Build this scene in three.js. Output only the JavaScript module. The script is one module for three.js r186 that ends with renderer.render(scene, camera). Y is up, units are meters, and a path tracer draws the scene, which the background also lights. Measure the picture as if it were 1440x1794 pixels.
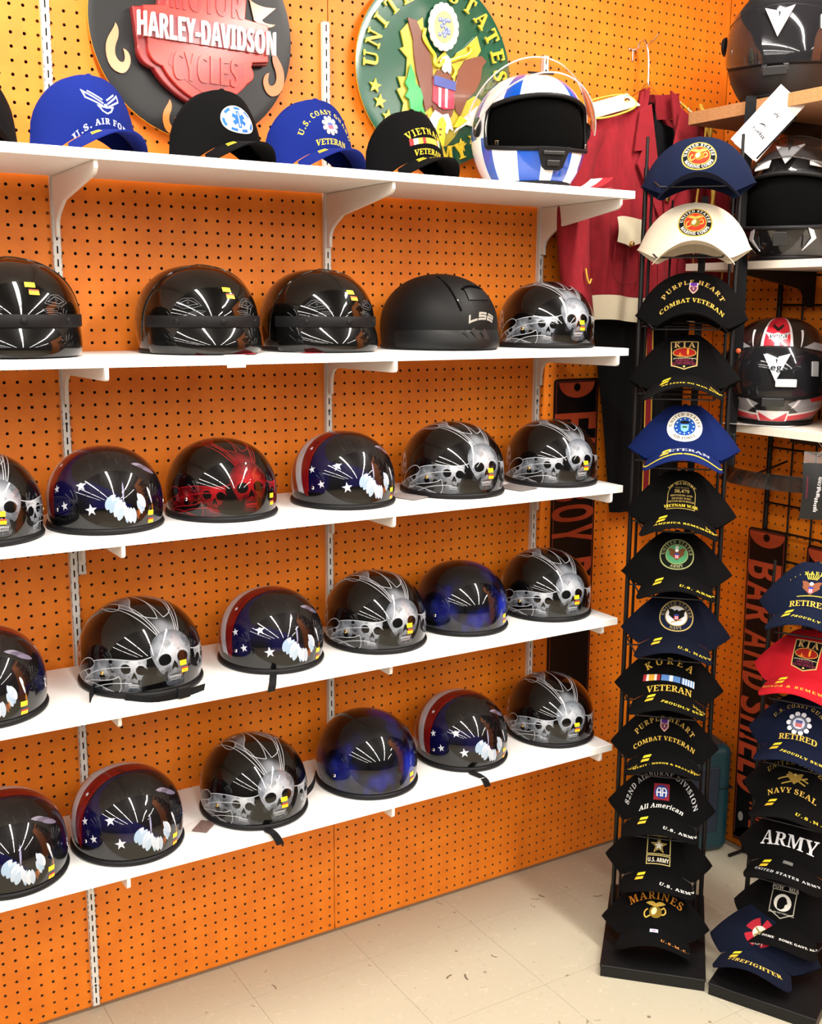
import * as THREE from 'three';
import { RectAreaLightUniformsLib } from 'three/addons/lights/RectAreaLightUniformsLib.js';
import { RoundedBoxGeometry } from 'three/addons/geometries/RoundedBoxGeometry.js';
import { TextGeometry } from 'three/addons/geometries/TextGeometry.js';
import { FontLoader } from 'three/addons/loaders/FontLoader.js';
import { mergeGeometries, toCreasedNormals } from 'three/addons/utils/BufferGeometryUtils.js';

// ---------- camera, light, exposure ----------
const scene = new THREE.Scene();
scene.background = new THREE.Color(0x000000);
const camera = new THREE.PerspectiveCamera(49.98, 1440 / 1794, 0.05, 40);
camera.position.set(-0.5522, 1.5682, 2.2864);
camera.rotation.set(-0.1845, -0.5485, 0.0058, 'YXZ');
scene.add(camera);
const renderer = new THREE.WebGLRenderer({ antialias: true });
renderer.toneMapping = THREE.LinearToneMapping;
renderer.toneMappingExposure = 1.0;
renderer.shadowMap.enabled = true;
RectAreaLightUniformsLib.init();
const CEIL = 2.76;
// shop ceiling: rows of strip lights running away from the helmet wall
const ROWS = [[-4.3, 46, 58], [-2.9, 46, 60], [-1.5, 60, 62], [-0.1, 100, 64], [1.3, 118, 64], [2.7, 0, 58]], LIGHT_Z = [1.32, 3.72, 6.12], LIGHT_LEN = 2.3; // x, near and far brightness

// ---------- helpers ----------
function rng(seed) { let s = seed >>> 0; return () => { s = (s + 0x6d2b79f5) | 0; let t = Math.imul(s ^ (s >>> 15), 1 | s); t = (t + Math.imul(t ^ (t >>> 7), 61 | t)) ^ t; return ((t ^ (t >>> 14)) >>> 0) / 4294967296; }; }
const used = new Map();
function numbered(name) { const n = used.get(name) || 0; used.set(name, n + 1); return n ? name + '_' + String(n).padStart(3, '0') : name; }
function tag(o, label, category, group, kind) { o.userData.label = label; o.userData.category = category; if (group) o.userData.group = group; if (kind) o.userData.kind = kind; return o; }
function thing(name, label, category, pos = [0, 0, 0], turn = 0, group) { const o = new THREE.Group(); o.name = numbered(name); o.position.set(...pos); o.rotation.y = turn; scene.add(o); return tag(o, label, category, group); }
function struct(name, geo, mat) { const o = geo ? new THREE.Mesh(geo, mat) : new THREE.Group(); o.name = name; o.userData.kind = 'structure'; scene.add(o); return o; }
function part(parent, name, geo, mat, label) { const m = new THREE.Mesh(geo, mat); m.name = name; if (label) m.userData.label = label; parent.add(m); return m; }
const V = (x, y, z) => new THREE.Vector3(x, y, z);
const lin = (r, g, b) => new THREE.Color().setRGB(r, g, b);
function box(w, h, d, x = 0, y = 0, z = 0) { return new THREE.BoxGeometry(w, h, d).translate(x, y, z); }
function rbox(w, h, d, r, x = 0, y = 0, z = 0, s = 2) { return new RoundedBoxGeometry(w, h, d, s, r).translate(x, y, z); }
function plain(g) { g = g.index ? g.toNonIndexed() : g; for (const k of Object.keys(g.attributes)) if (!['position', 'normal', 'uv'].includes(k)) g.deleteAttribute(k); if (!g.attributes.uv) g.setAttribute('uv', new THREE.Float32BufferAttribute(new Float32Array(g.attributes.position.count * 2), 2)); return g; }
const merge = (...gs) => mergeGeometries(gs.flat().map(plain), false);
function tube(pts, r, seg = 24, rad = 8, closed = false) { return new THREE.TubeGeometry(new THREE.CatmullRomCurve3(pts.map((p) => V(...p)), closed, 'centripetal'), seg, r, rad, closed); }
function wire(pts, r, rad = 6) { // straight runs with joints
  const gs = []; for (let i = 0; i + 1 < pts.length; i++) { const a = V(...pts[i]), b = V(...pts[i + 1]), l = a.distanceTo(b); const g = new THREE.CylinderGeometry(r, r, l, rad); g.translate(0, l / 2, 0); g.applyQuaternion(new THREE.Quaternion().setFromUnitVectors(V(0, 1, 0), b.clone().sub(a).normalize())); g.translate(a.x, a.y, a.z); gs.push(g); if (i) gs.push(new THREE.SphereGeometry(r, 6, 4).translate(a.x, a.y, a.z)); }
  return merge(gs);
}
function grid(nu, nv, f, flip) { // parametric sheet: f(u, v) -> [x, y, z, uvx, uvy]
  const p = [], uv = [], ix = [];
  for (let j = 0; j <= nv; j++) for (let i = 0; i <= nu; i++) { const q = f(i / nu, j / nv); p.push(q[0], q[1], q[2]); uv.push(q[3] ?? i / nu, q[4] ?? j / nv); }
  for (let j = 0; j < nv; j++) for (let i = 0; i < nu; i++) { const a = j * (nu + 1) + i, b = a + 1, c = a + nu + 1, d = c + 1; if (flip) ix.push(a, c, b, b, c, d); else ix.push(a, b, c, b, d, c); }
  const g = new THREE.BufferGeometry(); g.setAttribute('position', new THREE.Float32BufferAttribute(p, 3)); g.setAttribute('uv', new THREE.Float32BufferAttribute(uv, 2)); g.setIndex(ix); g.computeVertexNormals(); return g;
}
function shapeOf(pts) { const s = new THREE.Shape(); pts.forEach((p, i) => (p.length > 2 ? (p.length > 4 ? s.bezierCurveTo(...p) : s.quadraticCurveTo(...p)) : i ? s.lineTo(...p) : s.moveTo(...p))); return s; }
function slab(pts, depth, bevel = 0, seg = 8) { return new THREE.ExtrudeGeometry(pts.isShape || pts.curves ? pts : shapeOf(pts), { depth, bevelEnabled: bevel > 0, bevelSize: bevel, bevelThickness: bevel, bevelSegments: 1, curveSegments: seg }); }
function canvasTex(w, h, draw, srgb = true) { const c = document.createElement('canvas'); c.width = w; c.height = h; draw(c.getContext('2d'), w, h); const t = new THREE.CanvasTexture(c); if (srgb) t.colorSpace = THREE.SRGBColorSpace; t.wrapS = t.wrapT = THREE.RepeatWrapping; return t; }
// layered value noise, tiling
function noiseField(n, seed, octaves, first) {
  const out = new Float32Array(n * n); let amp = 1, tot = 0;
  for (let o = 0, c = first; o < octaves; o++, c *= 2, amp *= 0.55) {
    const r = rng(seed + o * 77), lat = new Float32Array(c * c).map(() => r()); tot += amp;
    for (let y = 0; y < n; y++) for (let x = 0; x < n; x++) {
      const fx = x / n * c, fy = y / n * c, x0 = fx | 0, y0 = fy | 0; let tx = fx - x0, ty = fy - y0; tx = tx * tx * (3 - 2 * tx); ty = ty * ty * (3 - 2 * ty);
      const x1 = (x0 + 1) % c, y1 = (y0 + 1) % c; out[y * n + x] += amp * ((lat[y0 * c + x0] * (1 - tx) + lat[y0 * c + x1] * tx) * (1 - ty) + (lat[y1 * c + x0] * (1 - tx) + lat[y1 * c + x1] * tx) * ty);
    }
  }
  for (let i = 0; i < out.length; i++) out[i] /= tot; return out;
}
function dataTex(n, f, srgb = true) { const d = new Uint8Array(n * n * 4); for (let i = 0; i < n * n; i++) { const c = f(i); d[i * 4] = c[0]; d[i * 4 + 1] = c[1]; d[i * 4 + 2] = c[2]; d[i * 4 + 3] = 255; } const t = new THREE.DataTexture(d, n, n); t.magFilter = THREE.LinearFilter; t.minFilter = THREE.LinearMipmapLinearFilter; t.generateMipmaps = true; t.wrapS = t.wrapT = THREE.RepeatWrapping; if (srgb) t.colorSpace = THREE.SRGBColorSpace; t.needsUpdate = true; return t; }
const rep = (t, a, b = a) => { const c = t.clone(); c.repeat.set(a, b); c.needsUpdate = true; return c; };
const NF = noiseField(256, 5, 5, 8), NC = noiseField(256, 11, 4, 4);
const std = (o) => new THREE.MeshStandardMaterial(o), phys = (o) => new THREE.MeshPhysicalMaterial(o);
const clampB = (v) => Math.max(0, Math.min(255, v));
const font = await new FontLoader().loadAsync('fonts/droid/droid_sans_bold.typeface.json');
const fontSerif = await new FontLoader().loadAsync('fonts/droid/droid_serif_bold.typeface.json');

// ---------- materials ----------
const pegTex = dataTex(256, (i) => { const v = (NF[i] - 0.5) * 22 + (NC[i] - 0.5) * 12; return [clampB(226 + v), clampB(121 + v), clampB(13 + v * 0.5)]; });
const grainBump = dataTex(256, (i) => { const v = NF[i] * 255; return [v, v, v]; }, false);
const M = {
  peg: std({ map: rep(pegTex, 3), roughness: 0.55, bumpMap: rep(grainBump, 6), bumpScale: 0.0003 }),
  backing: std({ color: lin(0.2, 0.115, 0.065), roughness: 1 }),
  plug: std({ color: lin(0.6, 0.17, 0.02), roughness: 0.8 }),
  white: std({ color: lin(0.84, 0.84, 0.83), roughness: 0.42 }),
  bracket: std({ color: lin(0.72, 0.70, 0.67), roughness: 0.4 }),
  darkslot: std({ color: lin(0.015, 0.015, 0.015), roughness: 0.9 }),
  paintWall: std({ color: lin(0.07, 0.06, 0.055), roughness: 0.9 }),
  ceil: std({ color: lin(0.12, 0.118, 0.11), roughness: 0.95 }),
  blackMetal: phys({ color: lin(0.005, 0.005, 0.0055), roughness: 0.42, specularIntensity: 0.55 }),
  wireGrey: std({ color: lin(0.03, 0.03, 0.033), roughness: 0.35, metalness: 0.5 }),
  rubber: phys({ color: lin(0.006, 0.006, 0.007), roughness: 0.55, specularIntensity: 0.4 }),
  liner: phys({ color: lin(0.0015, 0.0015, 0.0015), roughness: 1, specularIntensity: 0.1 }),
  fibre: std({ color: lin(0.16, 0.085, 0.045), roughness: 1 }),
  strap: phys({ color: lin(0.006, 0.006, 0.007), roughness: 0.8, specularIntensity: 0.3 }),
  chrome: std({ color: lin(0.8, 0.8, 0.8), roughness: 0.15, metalness: 1 }),
  brass: std({ color: lin(0.75, 0.5, 0.16), roughness: 0.25, metalness: 1 }),
  gloss: phys({ color: lin(0.003, 0.003, 0.003), roughness: 0.3, specularIntensity: 0.1, clearcoat: 1, clearcoatRoughness: 0.02 }),
};

// ---------- strip lights ----------
const glow = std({ color: 0xffffff, emissive: 0xffffff, emissiveIntensity: 9 });
const fixtureTray = std({ color: lin(0.7, 0.7, 0.7), roughness: 0.4 });
for (const [x, near, far] of ROWS) for (const z0 of LIGHT_Z) {
  const power = z0 < 2 ? near : far, z = x === 1.3 ? z0 + 0.3 : z0; if (!power) continue; // no fitting above the far side of the partition
  const f = thing('strip_light', 'bare white fluorescent strip light on the shop ceiling, out of the picture', 'light', [x, CEIL, z], 0, 'fluorescent strip lights on the ceiling');
  part(f, 'housing', rbox(0.11, 0.05, LIGHT_LEN, 0.008, 0, -0.025, 0), fixtureTray);
  part(f, 'lamp_tube', new THREE.CylinderGeometry(0.019, 0.019, LIGHT_LEN - 0.06, 12).rotateX(Math.PI / 2).translate(0, -0.075, 0), glow);
  const l = new THREE.RectAreaLight(0xfff7ec, power, 0.09, LIGHT_LEN - 0.06); l.position.set(x, CEIL - 0.1, z); l.rotation.x = -Math.PI / 2; l.name = 'strip_light_area'; scene.add(l);
}
// ---------- the setting ----------
const IN = 0.0254, XR = 1.862; // right wall
const holeY = (k) => 0.01905 + k * IN;
function pegboard(c0, c1, k0, k1, xMin, xMax, yMax) { // real holes: 8-gon tubes through a 5 mm board; local x right, y up, face at z = 0
  const p = [], n = [], uv = [], wp = [], wn = [], R = 0.0034, T = 0.005, H = IN / 2;
  const put = (x, y, z, nx, ny, nz) => { p.push(x, y, z); n.push(nx, ny, nz); uv.push(x, y); };
  const tri = (a, b, c) => { for (const q of [a, b, c]) put(q[0], q[1], 0, 0, 0, 1); };
  const quad = (x0, x1, y0, y1) => { if (x1 - x0 < 1e-6 || y1 - y0 < 1e-6) return; tri([x0, y0], [x1, y0], [x1, y1]); tri([x0, y0], [x1, y1], [x0, y1]); };
  for (let c = c0; c <= c1; c++) for (let k = k0; k <= k1; k++) {
    const cx = c * IN, cy = holeY(k), o = [];
    for (let i = 0; i < 8; i++) { const a = (i + 0.5) * Math.PI / 4; o.push([cx + R * Math.cos(a), cy + R * Math.sin(a)]); }
    const q = [[cx + H, cy + H], [cx - H, cy + H], [cx - H, cy - H], [cx + H, cy - H]];
    for (let s = 0; s < 4; s++) { const a = o[s * 2], b = o[s * 2 + 1], e = o[(s * 2 + 2) % 8], Q = q[s], Q2 = q[(s + 1) % 4]; tri(a, Q, b); tri(b, Q, Q2); tri(b, Q2, e); }
    for (let i = 0; i < 8; i++) { const a = o[i], b = o[(i + 1) % 8], A = (i + 1) * Math.PI / 4, nx = -Math.cos(A), ny = -Math.sin(A); const w = (v, z) => { wp.push(v[0], v[1], z); wn.push(nx, ny, 0); }; w(a, 0); w(b, 0); w(b, -T); w(a, 0); w(b, -T); w(a, -T); }
  }
  const gx0 = c0 * IN - H, gx1 = c1 * IN + H, gy0 = holeY(k0) - H, gy1 = holeY(k1) + H;
  quad(xMin, gx0, 0, yMax); quad(gx1, xMax, 0, yMax); quad(gx0, gx1, 0, gy0); quad(gx0, gx1, gy1, yMax);
  // edges and back rim so the board has a body
  const g = new THREE.BufferGeometry(); g.setAttribute('position', new THREE.Float32BufferAttribute(p, 3)); g.setAttribute('normal', new THREE.Float32BufferAttribute(n, 3)); g.setAttribute('uv', new THREE.Float32BufferAttribute(uv, 2));
  const rim = [box(0.0006, yMax, T, xMin + 0.0003, yMax / 2, -T / 2 - 0.0001), box(0.0006, yMax, T, xMax - 0.0003, yMax / 2, -T / 2 - 0.0001)];
  const walls = new THREE.BufferGeometry(); walls.setAttribute('position', new THREE.Float32BufferAttribute(wp, 3)); walls.setAttribute('normal', new THREE.Float32BufferAttribute(wn, 3));
  return { face: merge(g, rim), walls };
}
function pegPanel(parent, place, ...a) { const b = pegboard(...a); const m = part(parent, 'pegboard_panel', place(b.face), M.peg); part(m, 'hole_edges', place(b.walls), M.fibre); }
const PEGTOP = 2.44, seamX = 24.62 * IN;
const wl = struct('wall_left');
pegPanel(wl, (g) => g, -23, 24, 0, 94, -23.4 * IN, seamX - 0.0004, PEGTOP);
pegPanel(wl, (g) => g.translate(0, 0.0015, 0), 25, 72, 0, 94, seamX + 0.0004, XR - 0.0005, PEGTOP);
pegPanel(wl, (g) => g, -50, -24, 0, 94, -1.6, -23.4 * IN - 0.0008, PEGTOP);
part(wl, 'backing', box(9.0, CEIL, 0.06, 0.5, CEIL / 2, -0.06), M.backing);
part(wl, 'upper_wall', box(9.0, CEIL - PEGTOP, 0.03, 0.5, (CEIL + PEGTOP) / 2, -0.015), M.paintWall);
part(wl, 'side_wall', merge(box(2.4, PEGTOP, 0.028, -2.8, PEGTOP / 2, -0.014), box(3.1, PEGTOP, 0.028, XR + 1.6, PEGTOP / 2, -0.014)), M.paintWall);
for (const x of [0.5 * IN, 24.5 * IN, 48.9 * IN, -23.5 * IN]) part(wl, 'furring_strip', box(0.036, PEGTOP, 0.022, x, PEGTOP / 2, -0.0185), M.plug);
part(wl, 'furring_strip', box(3.4, 0.018, 0.022, 0.15, holeY(1), -0.0185), M.plug);
part(wl, 'floor_gap', box(XR + 1.6, 0.006, 0.004, (XR - 1.6) / 2, 0.003, 0.001), M.backing);

const wr = struct('wall_right'); // partition with its own pegboard
const RW = 64;
{
  const place = (g, z0) => { g.translate(0.014 + z0, 0, 0); g.rotateY(-Math.PI / 2); g.translate(XR, 0, 0); return g; };
  pegPanel(wr, (g) => place(g, 0), 0, 47, 0, 94, -0.0127, 1.2065, PEGTOP); pegPanel(wr, (g) => place(g, 1.2197), 0, 12, 0, 94, -0.0127, 0.3175, PEGTOP);
  part(wr, 'backing', box(0.05, PEGTOP, 1.6, XR + 0.06, PEGTOP / 2, 0.8), M.backing);
  part(wr, 'end_cap', box(0.09, PEGTOP, 0.02, XR + 0.045, PEGTOP / 2, 1.61), M.plug);
  part(wr, 'cap_rail', box(0.095, 0.02, 1.62, XR + 0.045, PEGTOP + 0.01, 0.81), M.plug);
  part(wr, 'furring_strip', box(0.022, 0.018, 1.55, XR + 0.0185, holeY(1), 0.79), M.plug);
}
// rest of the shop shell, behind and beside the camera
struct('wall_back', box(9.2, CEIL, 0.1, 0.5, CEIL / 2, 8.75), M.paintWall);
struct('wall_far_left', box(0.1, CEIL, 9.0, -5.65, CEIL / 2, 4.3), M.paintWall).name = 'wall_west';
struct('wall_far_right', box(0.1, CEIL, 9.0, 5.05, CEIL / 2, 4.3), M.paintWall).name = 'wall_east';
part(wl, 'side_wall', box(1.7, PEGTOP, 0.028, -4.8, PEGTOP / 2, -0.014), M.paintWall);
struct('ceiling', box(10.8, 0.1, 9.0, -0.3, CEIL + 0.05, 4.3), M.ceil);

// floor of vinyl tiles
const floorTex = canvasTex(1024, 1024, (c, w) => {
  const r = rng(31); c.fillStyle = '#aba592'; c.fillRect(0, 0, w, w);
  for (let i = 0; i < 5200; i++) { const x = r() * w, y = r() * w, l = 4 + r() * 22, k = r(); c.strokeStyle = k < 0.45 ? `rgba(205,194,174,${0.1 + r() * 0.25})` : k < 0.85 ? `rgba(178,158,130,${0.08 + r() * 0.22})` : `rgba(140,120,98,${0.08 + r() * 0.2})`; c.lineWidth = 1 + r() * 4; c.beginPath(); c.moveTo(x, y); c.lineTo(x + l * (r() - 0.3), y + l * (r() - 0.5)); c.stroke(); }
  for (let i = 0; i < 46; i++) { const x = r() * w, y = r() * w; c.strokeStyle = `rgba(52,42,34,${0.3 + r() * 0.5})`; c.lineWidth = 1.5 + r() * 3; const a = r() * 6.28, l = 5 + r() * 22; c.beginPath(); c.moveTo(x, y); c.quadraticCurveTo(x + l * Math.cos(a + 0.5) * 0.5, y + l * Math.sin(a + 0.5) * 0.5, x + l * Math.cos(a), y + l * Math.sin(a)); c.stroke(); }
  for (let i = 0; i < 60; i++) { const x = r() * w, y = r() * w; c.fillStyle = `rgba(70,58,46,${0.15 + r() * 0.5})`; c.beginPath(); c.arc(x, y, 1 + r() * 3, 0, 7); c.fill(); }
});
const floorMat = std({ map: floorTex, roughness: 0.42, bumpMap: rep(grainBump, 5), bumpScale: 0.0002 });
const fl = struct('floor');
part(fl, 'subfloor', box(10.8, 0.1, 9.0, -0.3, -0.054, 4.3), std({ color: lin(0.34, 0.27, 0.19), roughness: 0.9 }));
{ const P = 0.3048, tiles = []; const r = rng(8);
  const uvTile = (w, d) => { const g = box(w, 0.0042, d, w / 2, -0.0021, d / 2); const u0 = r(), v0 = r(), a = g.attributes; for (let i = 0; i < a.position.count; i++) a.uv.setXY(i, u0 + a.position.getX(i) * 0.9, v0 + a.position.getZ(i) * 0.9); return g; };
  const variants = Array.from({ length: 8 }, () => uvTile(P - 0.0007, P - 0.0007));
  const half = Array.from({ length: 5 }, () => uvTile(P - 0.0007, 0.1526 - 0.0007)); let n = 0;
  for (let i = -6; i <= 4; i++) for (let j = 0; j <= 9; j++) {
    const x = 0.335 + i * P, z = j ? 0.1526 + (j - 1) * P : 0;
    const t = part(fl, 'floor_tile', j ? variants[(r() * 8) | 0] : half[(r() * 5) | 0], floorMat); t.position.set(x, 0, z); n++;
  }
  const wide = box(10.8, 0.004, 9.0, -0.3, -0.0062, 4.3); for (let i = 0; i < wide.attributes.uv.count; i++) wide.attributes.uv.setXY(i, wide.attributes.position.getX(i), wide.attributes.position.getZ(i));
  part(fl, 'far_floor', wide, floorMat);
}

// ---------- slotted uprights, brackets, shelf boards ----------
function upright(y0, y1) { // channel 16 x 11 mm with real slots every inch, base at y0
  const p = [], n = [], W = 0.008, D = 0.011, sw = 0.0015, sl = 0.0072;
  const q = (a, b, c, d, nn) => { for (const v of [a, b, c, a, c, d]) { p.push(...v); n.push(...nn); } };
  const f = (x0, x1, ya, yb) => q([x0, ya, D], [x1, ya, D], [x1, yb, D], [x0, yb, D], [0, 0, 1]);
  const N = Math.floor((y1 - y0) / IN); f(-W, W, y0 + N * IN, y1);
  for (let i = 0; i < N; i++) { const a = y0 + i * IN, m = a + IN / 2; f(-W, W, a, m - sl); f(-W, W, m + sl, a + IN); f(-W, -sw, m - sl, m + sl); f(sw, W, m - sl, m + sl); }
  const g = new THREE.BufferGeometry(); g.setAttribute('position', new THREE.Float32BufferAttribute(p, 3)); g.setAttribute('normal', new THREE.Float32BufferAttribute(n, 3));
  const h = y1 - y0, m = (y0 + y1) / 2;
  return merge(g, box(0.0012, h, D, -W + 0.0006, m, D / 2), box(0.0012, h, D, W - 0.0006, m, D / 2), box(2 * W, 0.001, D, 0, y0, D / 2), box(2 * W, 0.001, D, 0, y1, D / 2));
}
const UX = [0.013, 0.614, 1.221], UP = [[0.012, 2.43], [0.40, 2.178], [0.40, 2.178]];
const upLabels = ['white slotted upright on the orange wall, leftmost, running down to the floor', 'white slotted upright between the two round signs on the orange wall', 'white slotted upright behind the rightmost helmets beside the red jacket'];
UX.forEach((x, i) => { const t = thing('slotted_upright', upLabels[i], 'shelf upright', [x, 0, 0.0005], 0, 'slotted wall uprights'); part(t, 'channel', upright(...UP[i]), M.bracket); part(t, 'slot_back', box(0.012, UP[i][1] - UP[i][0] - 0.004, 0.001, 0, (UP[i][0] + UP[i][1]) / 2, 0.002), M.darkslot);
  for (const y of [UP[i][0] + 0.05, 1.33, UP[i][1] - 0.035]) part(t, 'screw', new THREE.CylinderGeometry(0.0028, 0.0028, 0.0012, 10).rotateX(Math.PI / 2).translate(0, y, 0.0114), M.darkslot); });
{ const t = thing('slotted_upright', 'short white slotted upright butted against the leftmost long one', 'shelf upright', [0.0305, 0, 0.0005], 0, 'slotted wall uprights'); part(t, 'channel', upright(1.012, 1.11), M.bracket); part(t, 'slot_back', box(0.012, 0.094, 0.001, 0, 1.061, 0.002), M.darkslot); part(t, 'screw', new THREE.CylinderGeometry(0.0028, 0.0028, 0.0012, 10).rotateX(Math.PI / 2).translate(0, 1.0485, 0.0114), M.darkslot); }
const SH = [1.8165, 1.4575, 1.129, 0.797, 0.4655], ST = 0.018, SD = 0.312, shelfTop = SH.map((y) => y + ST);
const shelfSay = ['top white shelf board holding the caps and the blue striped helmet', 'second white shelf board from the top, holding the plain black helmets', 'middle white shelf board holding the red skull helmet', 'fourth white shelf board from the top, second from the floor', 'lowest white shelf board, nearest the floor'];
SH.forEach((y, i) => { const t = thing('shelf_board', shelfSay[i], 'shelf', [1.257 - 1.38, y, SD - 0.15], 0, 'white shelf boards'); part(t, 'board', rbox(2.756, ST, 0.298, 0.0012, -0.001, ST / 2, -0.001, 1), M.white); part(t, 'edge_band', rbox(2.758, ST - 0.0006, 0.0016, 0.0006, 0, ST / 2, 0.1492, 1), M.white); });
function bracketShape(big, len) { // profile in (z, y), top edge at y = 0
  return big ? shapeOf([[0, 0], [len, 0], [len, -0.012], [len - 0.006, -0.02, len - 0.014, -0.0225], [0.075, -0.05], [0.045, -0.064, 0.016, -0.075, 0.013, -0.095], [0.013, -0.115], [0, -0.115]])
    : shapeOf([[0, 0], [len, 0], [len, -0.016], [len - 0.001, -0.022, len - 0.008, -0.022], [0.042, -0.0245], [0.02, -0.03, 0.0135, -0.045, 0.0135, -0.07], [0.0135, -0.085], [0, -0.085]]);
}
const ordinal = ['leftmost', 'middle', 'rightmost'];
const shelfName = ['top shelf', 'second shelf from the top', 'middle shelf', 'fourth shelf from the top', 'lowest shelf'];
const bl = [0.292, 0.303, 0.298, 0.286, 0.297];
for (let s = 0; s < 5; s++) for (let u = 0; u < 3; u++) {
  const g = new THREE.ExtrudeGeometry(bracketShape(s === 0, bl[s]), { depth: 0.006, bevelEnabled: true, bevelSize: 0.0008, bevelThickness: 0.0008, bevelSegments: 1, curveSegments: 6 }).translate(0, -0.0008, -0.003).rotateY(-Math.PI / 2);
  const x = s === 2 && u === 0 ? 0.0305 : UX[u];
  const t = thing('shelf_bracket', `white metal bracket under the ${shelfName[s]}, ${ordinal[u]} of its three`, 'bracket', [x, SH[s], 0.0125], 0, 'white shelf brackets');
  part(t, 'arm', g, M.bracket); part(t, 'lip', rbox(0.010, 0.0015, bl[s] - 0.02, 0.0005, 0, -0.0022, bl[s] / 2, 1), M.bracket);
}
// ---------- helmets: shared shapes ----------
// profile of a half helmet, u = 0 at the crown .. 1 at the rim; returns [radius share, height share]
function domeProfile(p, y0f, tuck, n = 200) {
  const pts = []; for (let i = 0; i <= n; i++) { const t = i / n, y = y0f + (1 - y0f) * Math.cos(t * Math.PI / 2), e = (y - y0f) / (1 - y0f); pts.push([Math.pow(Math.max(0, 1 - Math.pow(e, p)), 1 / p), y]); }
  for (let i = 1; i <= 30; i++) { const t = i / 30; pts.push([1 - tuck * t * t, y0f * (1 - t)]); }
  return pts;
}
function domeOf(a, b, h, { p = 2.2, y0f = 0.28, tuck = 0.05, bulge = null } = {}) { // half width a (x), half length b (z), height h
  const pr = domeProfile(p, y0f, tuck), m = (a + b) / 2, arc = [0]; for (let i = 1; i < pr.length; i++) arc.push(arc[i - 1] + Math.hypot((pr[i][0] - pr[i - 1][0]) * m, (pr[i][1] - pr[i - 1][1]) * h));
  const ARC = arc[arc.length - 1];
  const look = (s) => { const L = Math.max(0, Math.min(1, s)) * ARC; let i = 1; while (i < arc.length - 1 && arc[i] < L) i++; const t = (L - arc[i - 1]) / Math.max(1e-9, arc[i] - arc[i - 1]); return [pr[i - 1][0] + (pr[i][0] - pr[i - 1][0]) * t, pr[i - 1][1] + (pr[i][1] - pr[i - 1][1]) * t]; };
  const at = (az, s, off = 0) => { const [r, y] = look(s), k = bulge ? bulge(az, s) : 0; const q = V(a * r * Math.sin(az) * (1 + k), y * h, b * r * Math.cos(az) * (1 + k)); if (off) q.addScaledVector(normal(az, s), off); return q; };
  const normal = (az, s) => { const e = 0.004, u = at(az + e, s).sub(at(az - e, s)), w = at(az, Math.min(1, s + e)).sub(at(az, s - e)); return w.cross(u).normalize().multiplyScalar(1); };
  return { a, b, h, ARC, m, look, at, normal };
}
function domeGeo(D, rows = 44, cols = 96, s0 = 0.0, s1 = 1, off = 0) { // top-view uv: front of the helmet at the bottom of the print
  return grid(cols, rows, (u, v) => { const az = u * 2 * Math.PI, s = Math.max(0.002, s0 + (s1 - s0) * v), q = D.at(az, s, off); return [q.x, q.y, q.z, 0.5 + 0.5 * s * Math.sin(az), 1 - (0.5 + 0.5 * s * Math.cos(az))]; }, true);
}
function domePatch(D, az, s, w, h, off, roll = 0, nx = 3, ny = 2) { // small curved sticker lying on the dome, w x h metres
  const r0 = D.look(s)[0] * D.m;
  return grid(nx, ny, (u, v) => { const x = (u - 0.5) * w, y = (v - 0.5) * h, X = x * Math.cos(roll) - y * Math.sin(roll), Y = x * Math.sin(roll) + y * Math.cos(roll); const q = D.at(az + X / r0, s + Y / D.ARC, off); return [q.x, q.y, q.z, u, 1 - v]; }, true);
}
// draws in millimetres on a print, upright at (az, s) on the dome
function onDome(c, S, D, az, s, draw) { const r = D.look(s)[0] * D.m; c.save(); c.translate(S / 2 + S / 2 * s * Math.sin(az), S / 2 + S / 2 * s * Math.cos(az)); c.rotate(-az); c.scale(s * S / 2 / r / 1000, S / 2 / D.ARC / 1000); draw(c); c.restore(); }
const DOT = domeOf(0.113, 0.125, 0.158);
const PX = (az, s) => [s * Math.sin(az), s * Math.cos(az)];

// ---------- prints ----------
function star(c, x, y, r, rot = 0) { c.beginPath(); for (let i = 0; i < 10; i++) { const a = rot - Math.PI / 2 + i * Math.PI / 5, q = i % 2 ? r * 0.4 : r; c.lineTo(x + q * Math.cos(a), y + q * Math.sin(a)); } c.closePath(); c.fill(); }
function smoke(c, S, r, n, cx, cy, sx, sy, col, amax) { for (let i = 0; i < n; i++) { const x = cx + (r() + r() + r() - 1.5) * sx, y = cy + (r() + r() + r() - 1.5) * sy, q = S * (0.012 + r() * 0.05); const g = c.createRadialGradient(x, y, 0, x, y, q); g.addColorStop(0, `rgba(${col},${amax * r()})`); g.addColorStop(1, `rgba(${col},0)`); c.fillStyle = g; c.fillRect(x - q, y - q, 2 * q, 2 * q); } }
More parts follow.
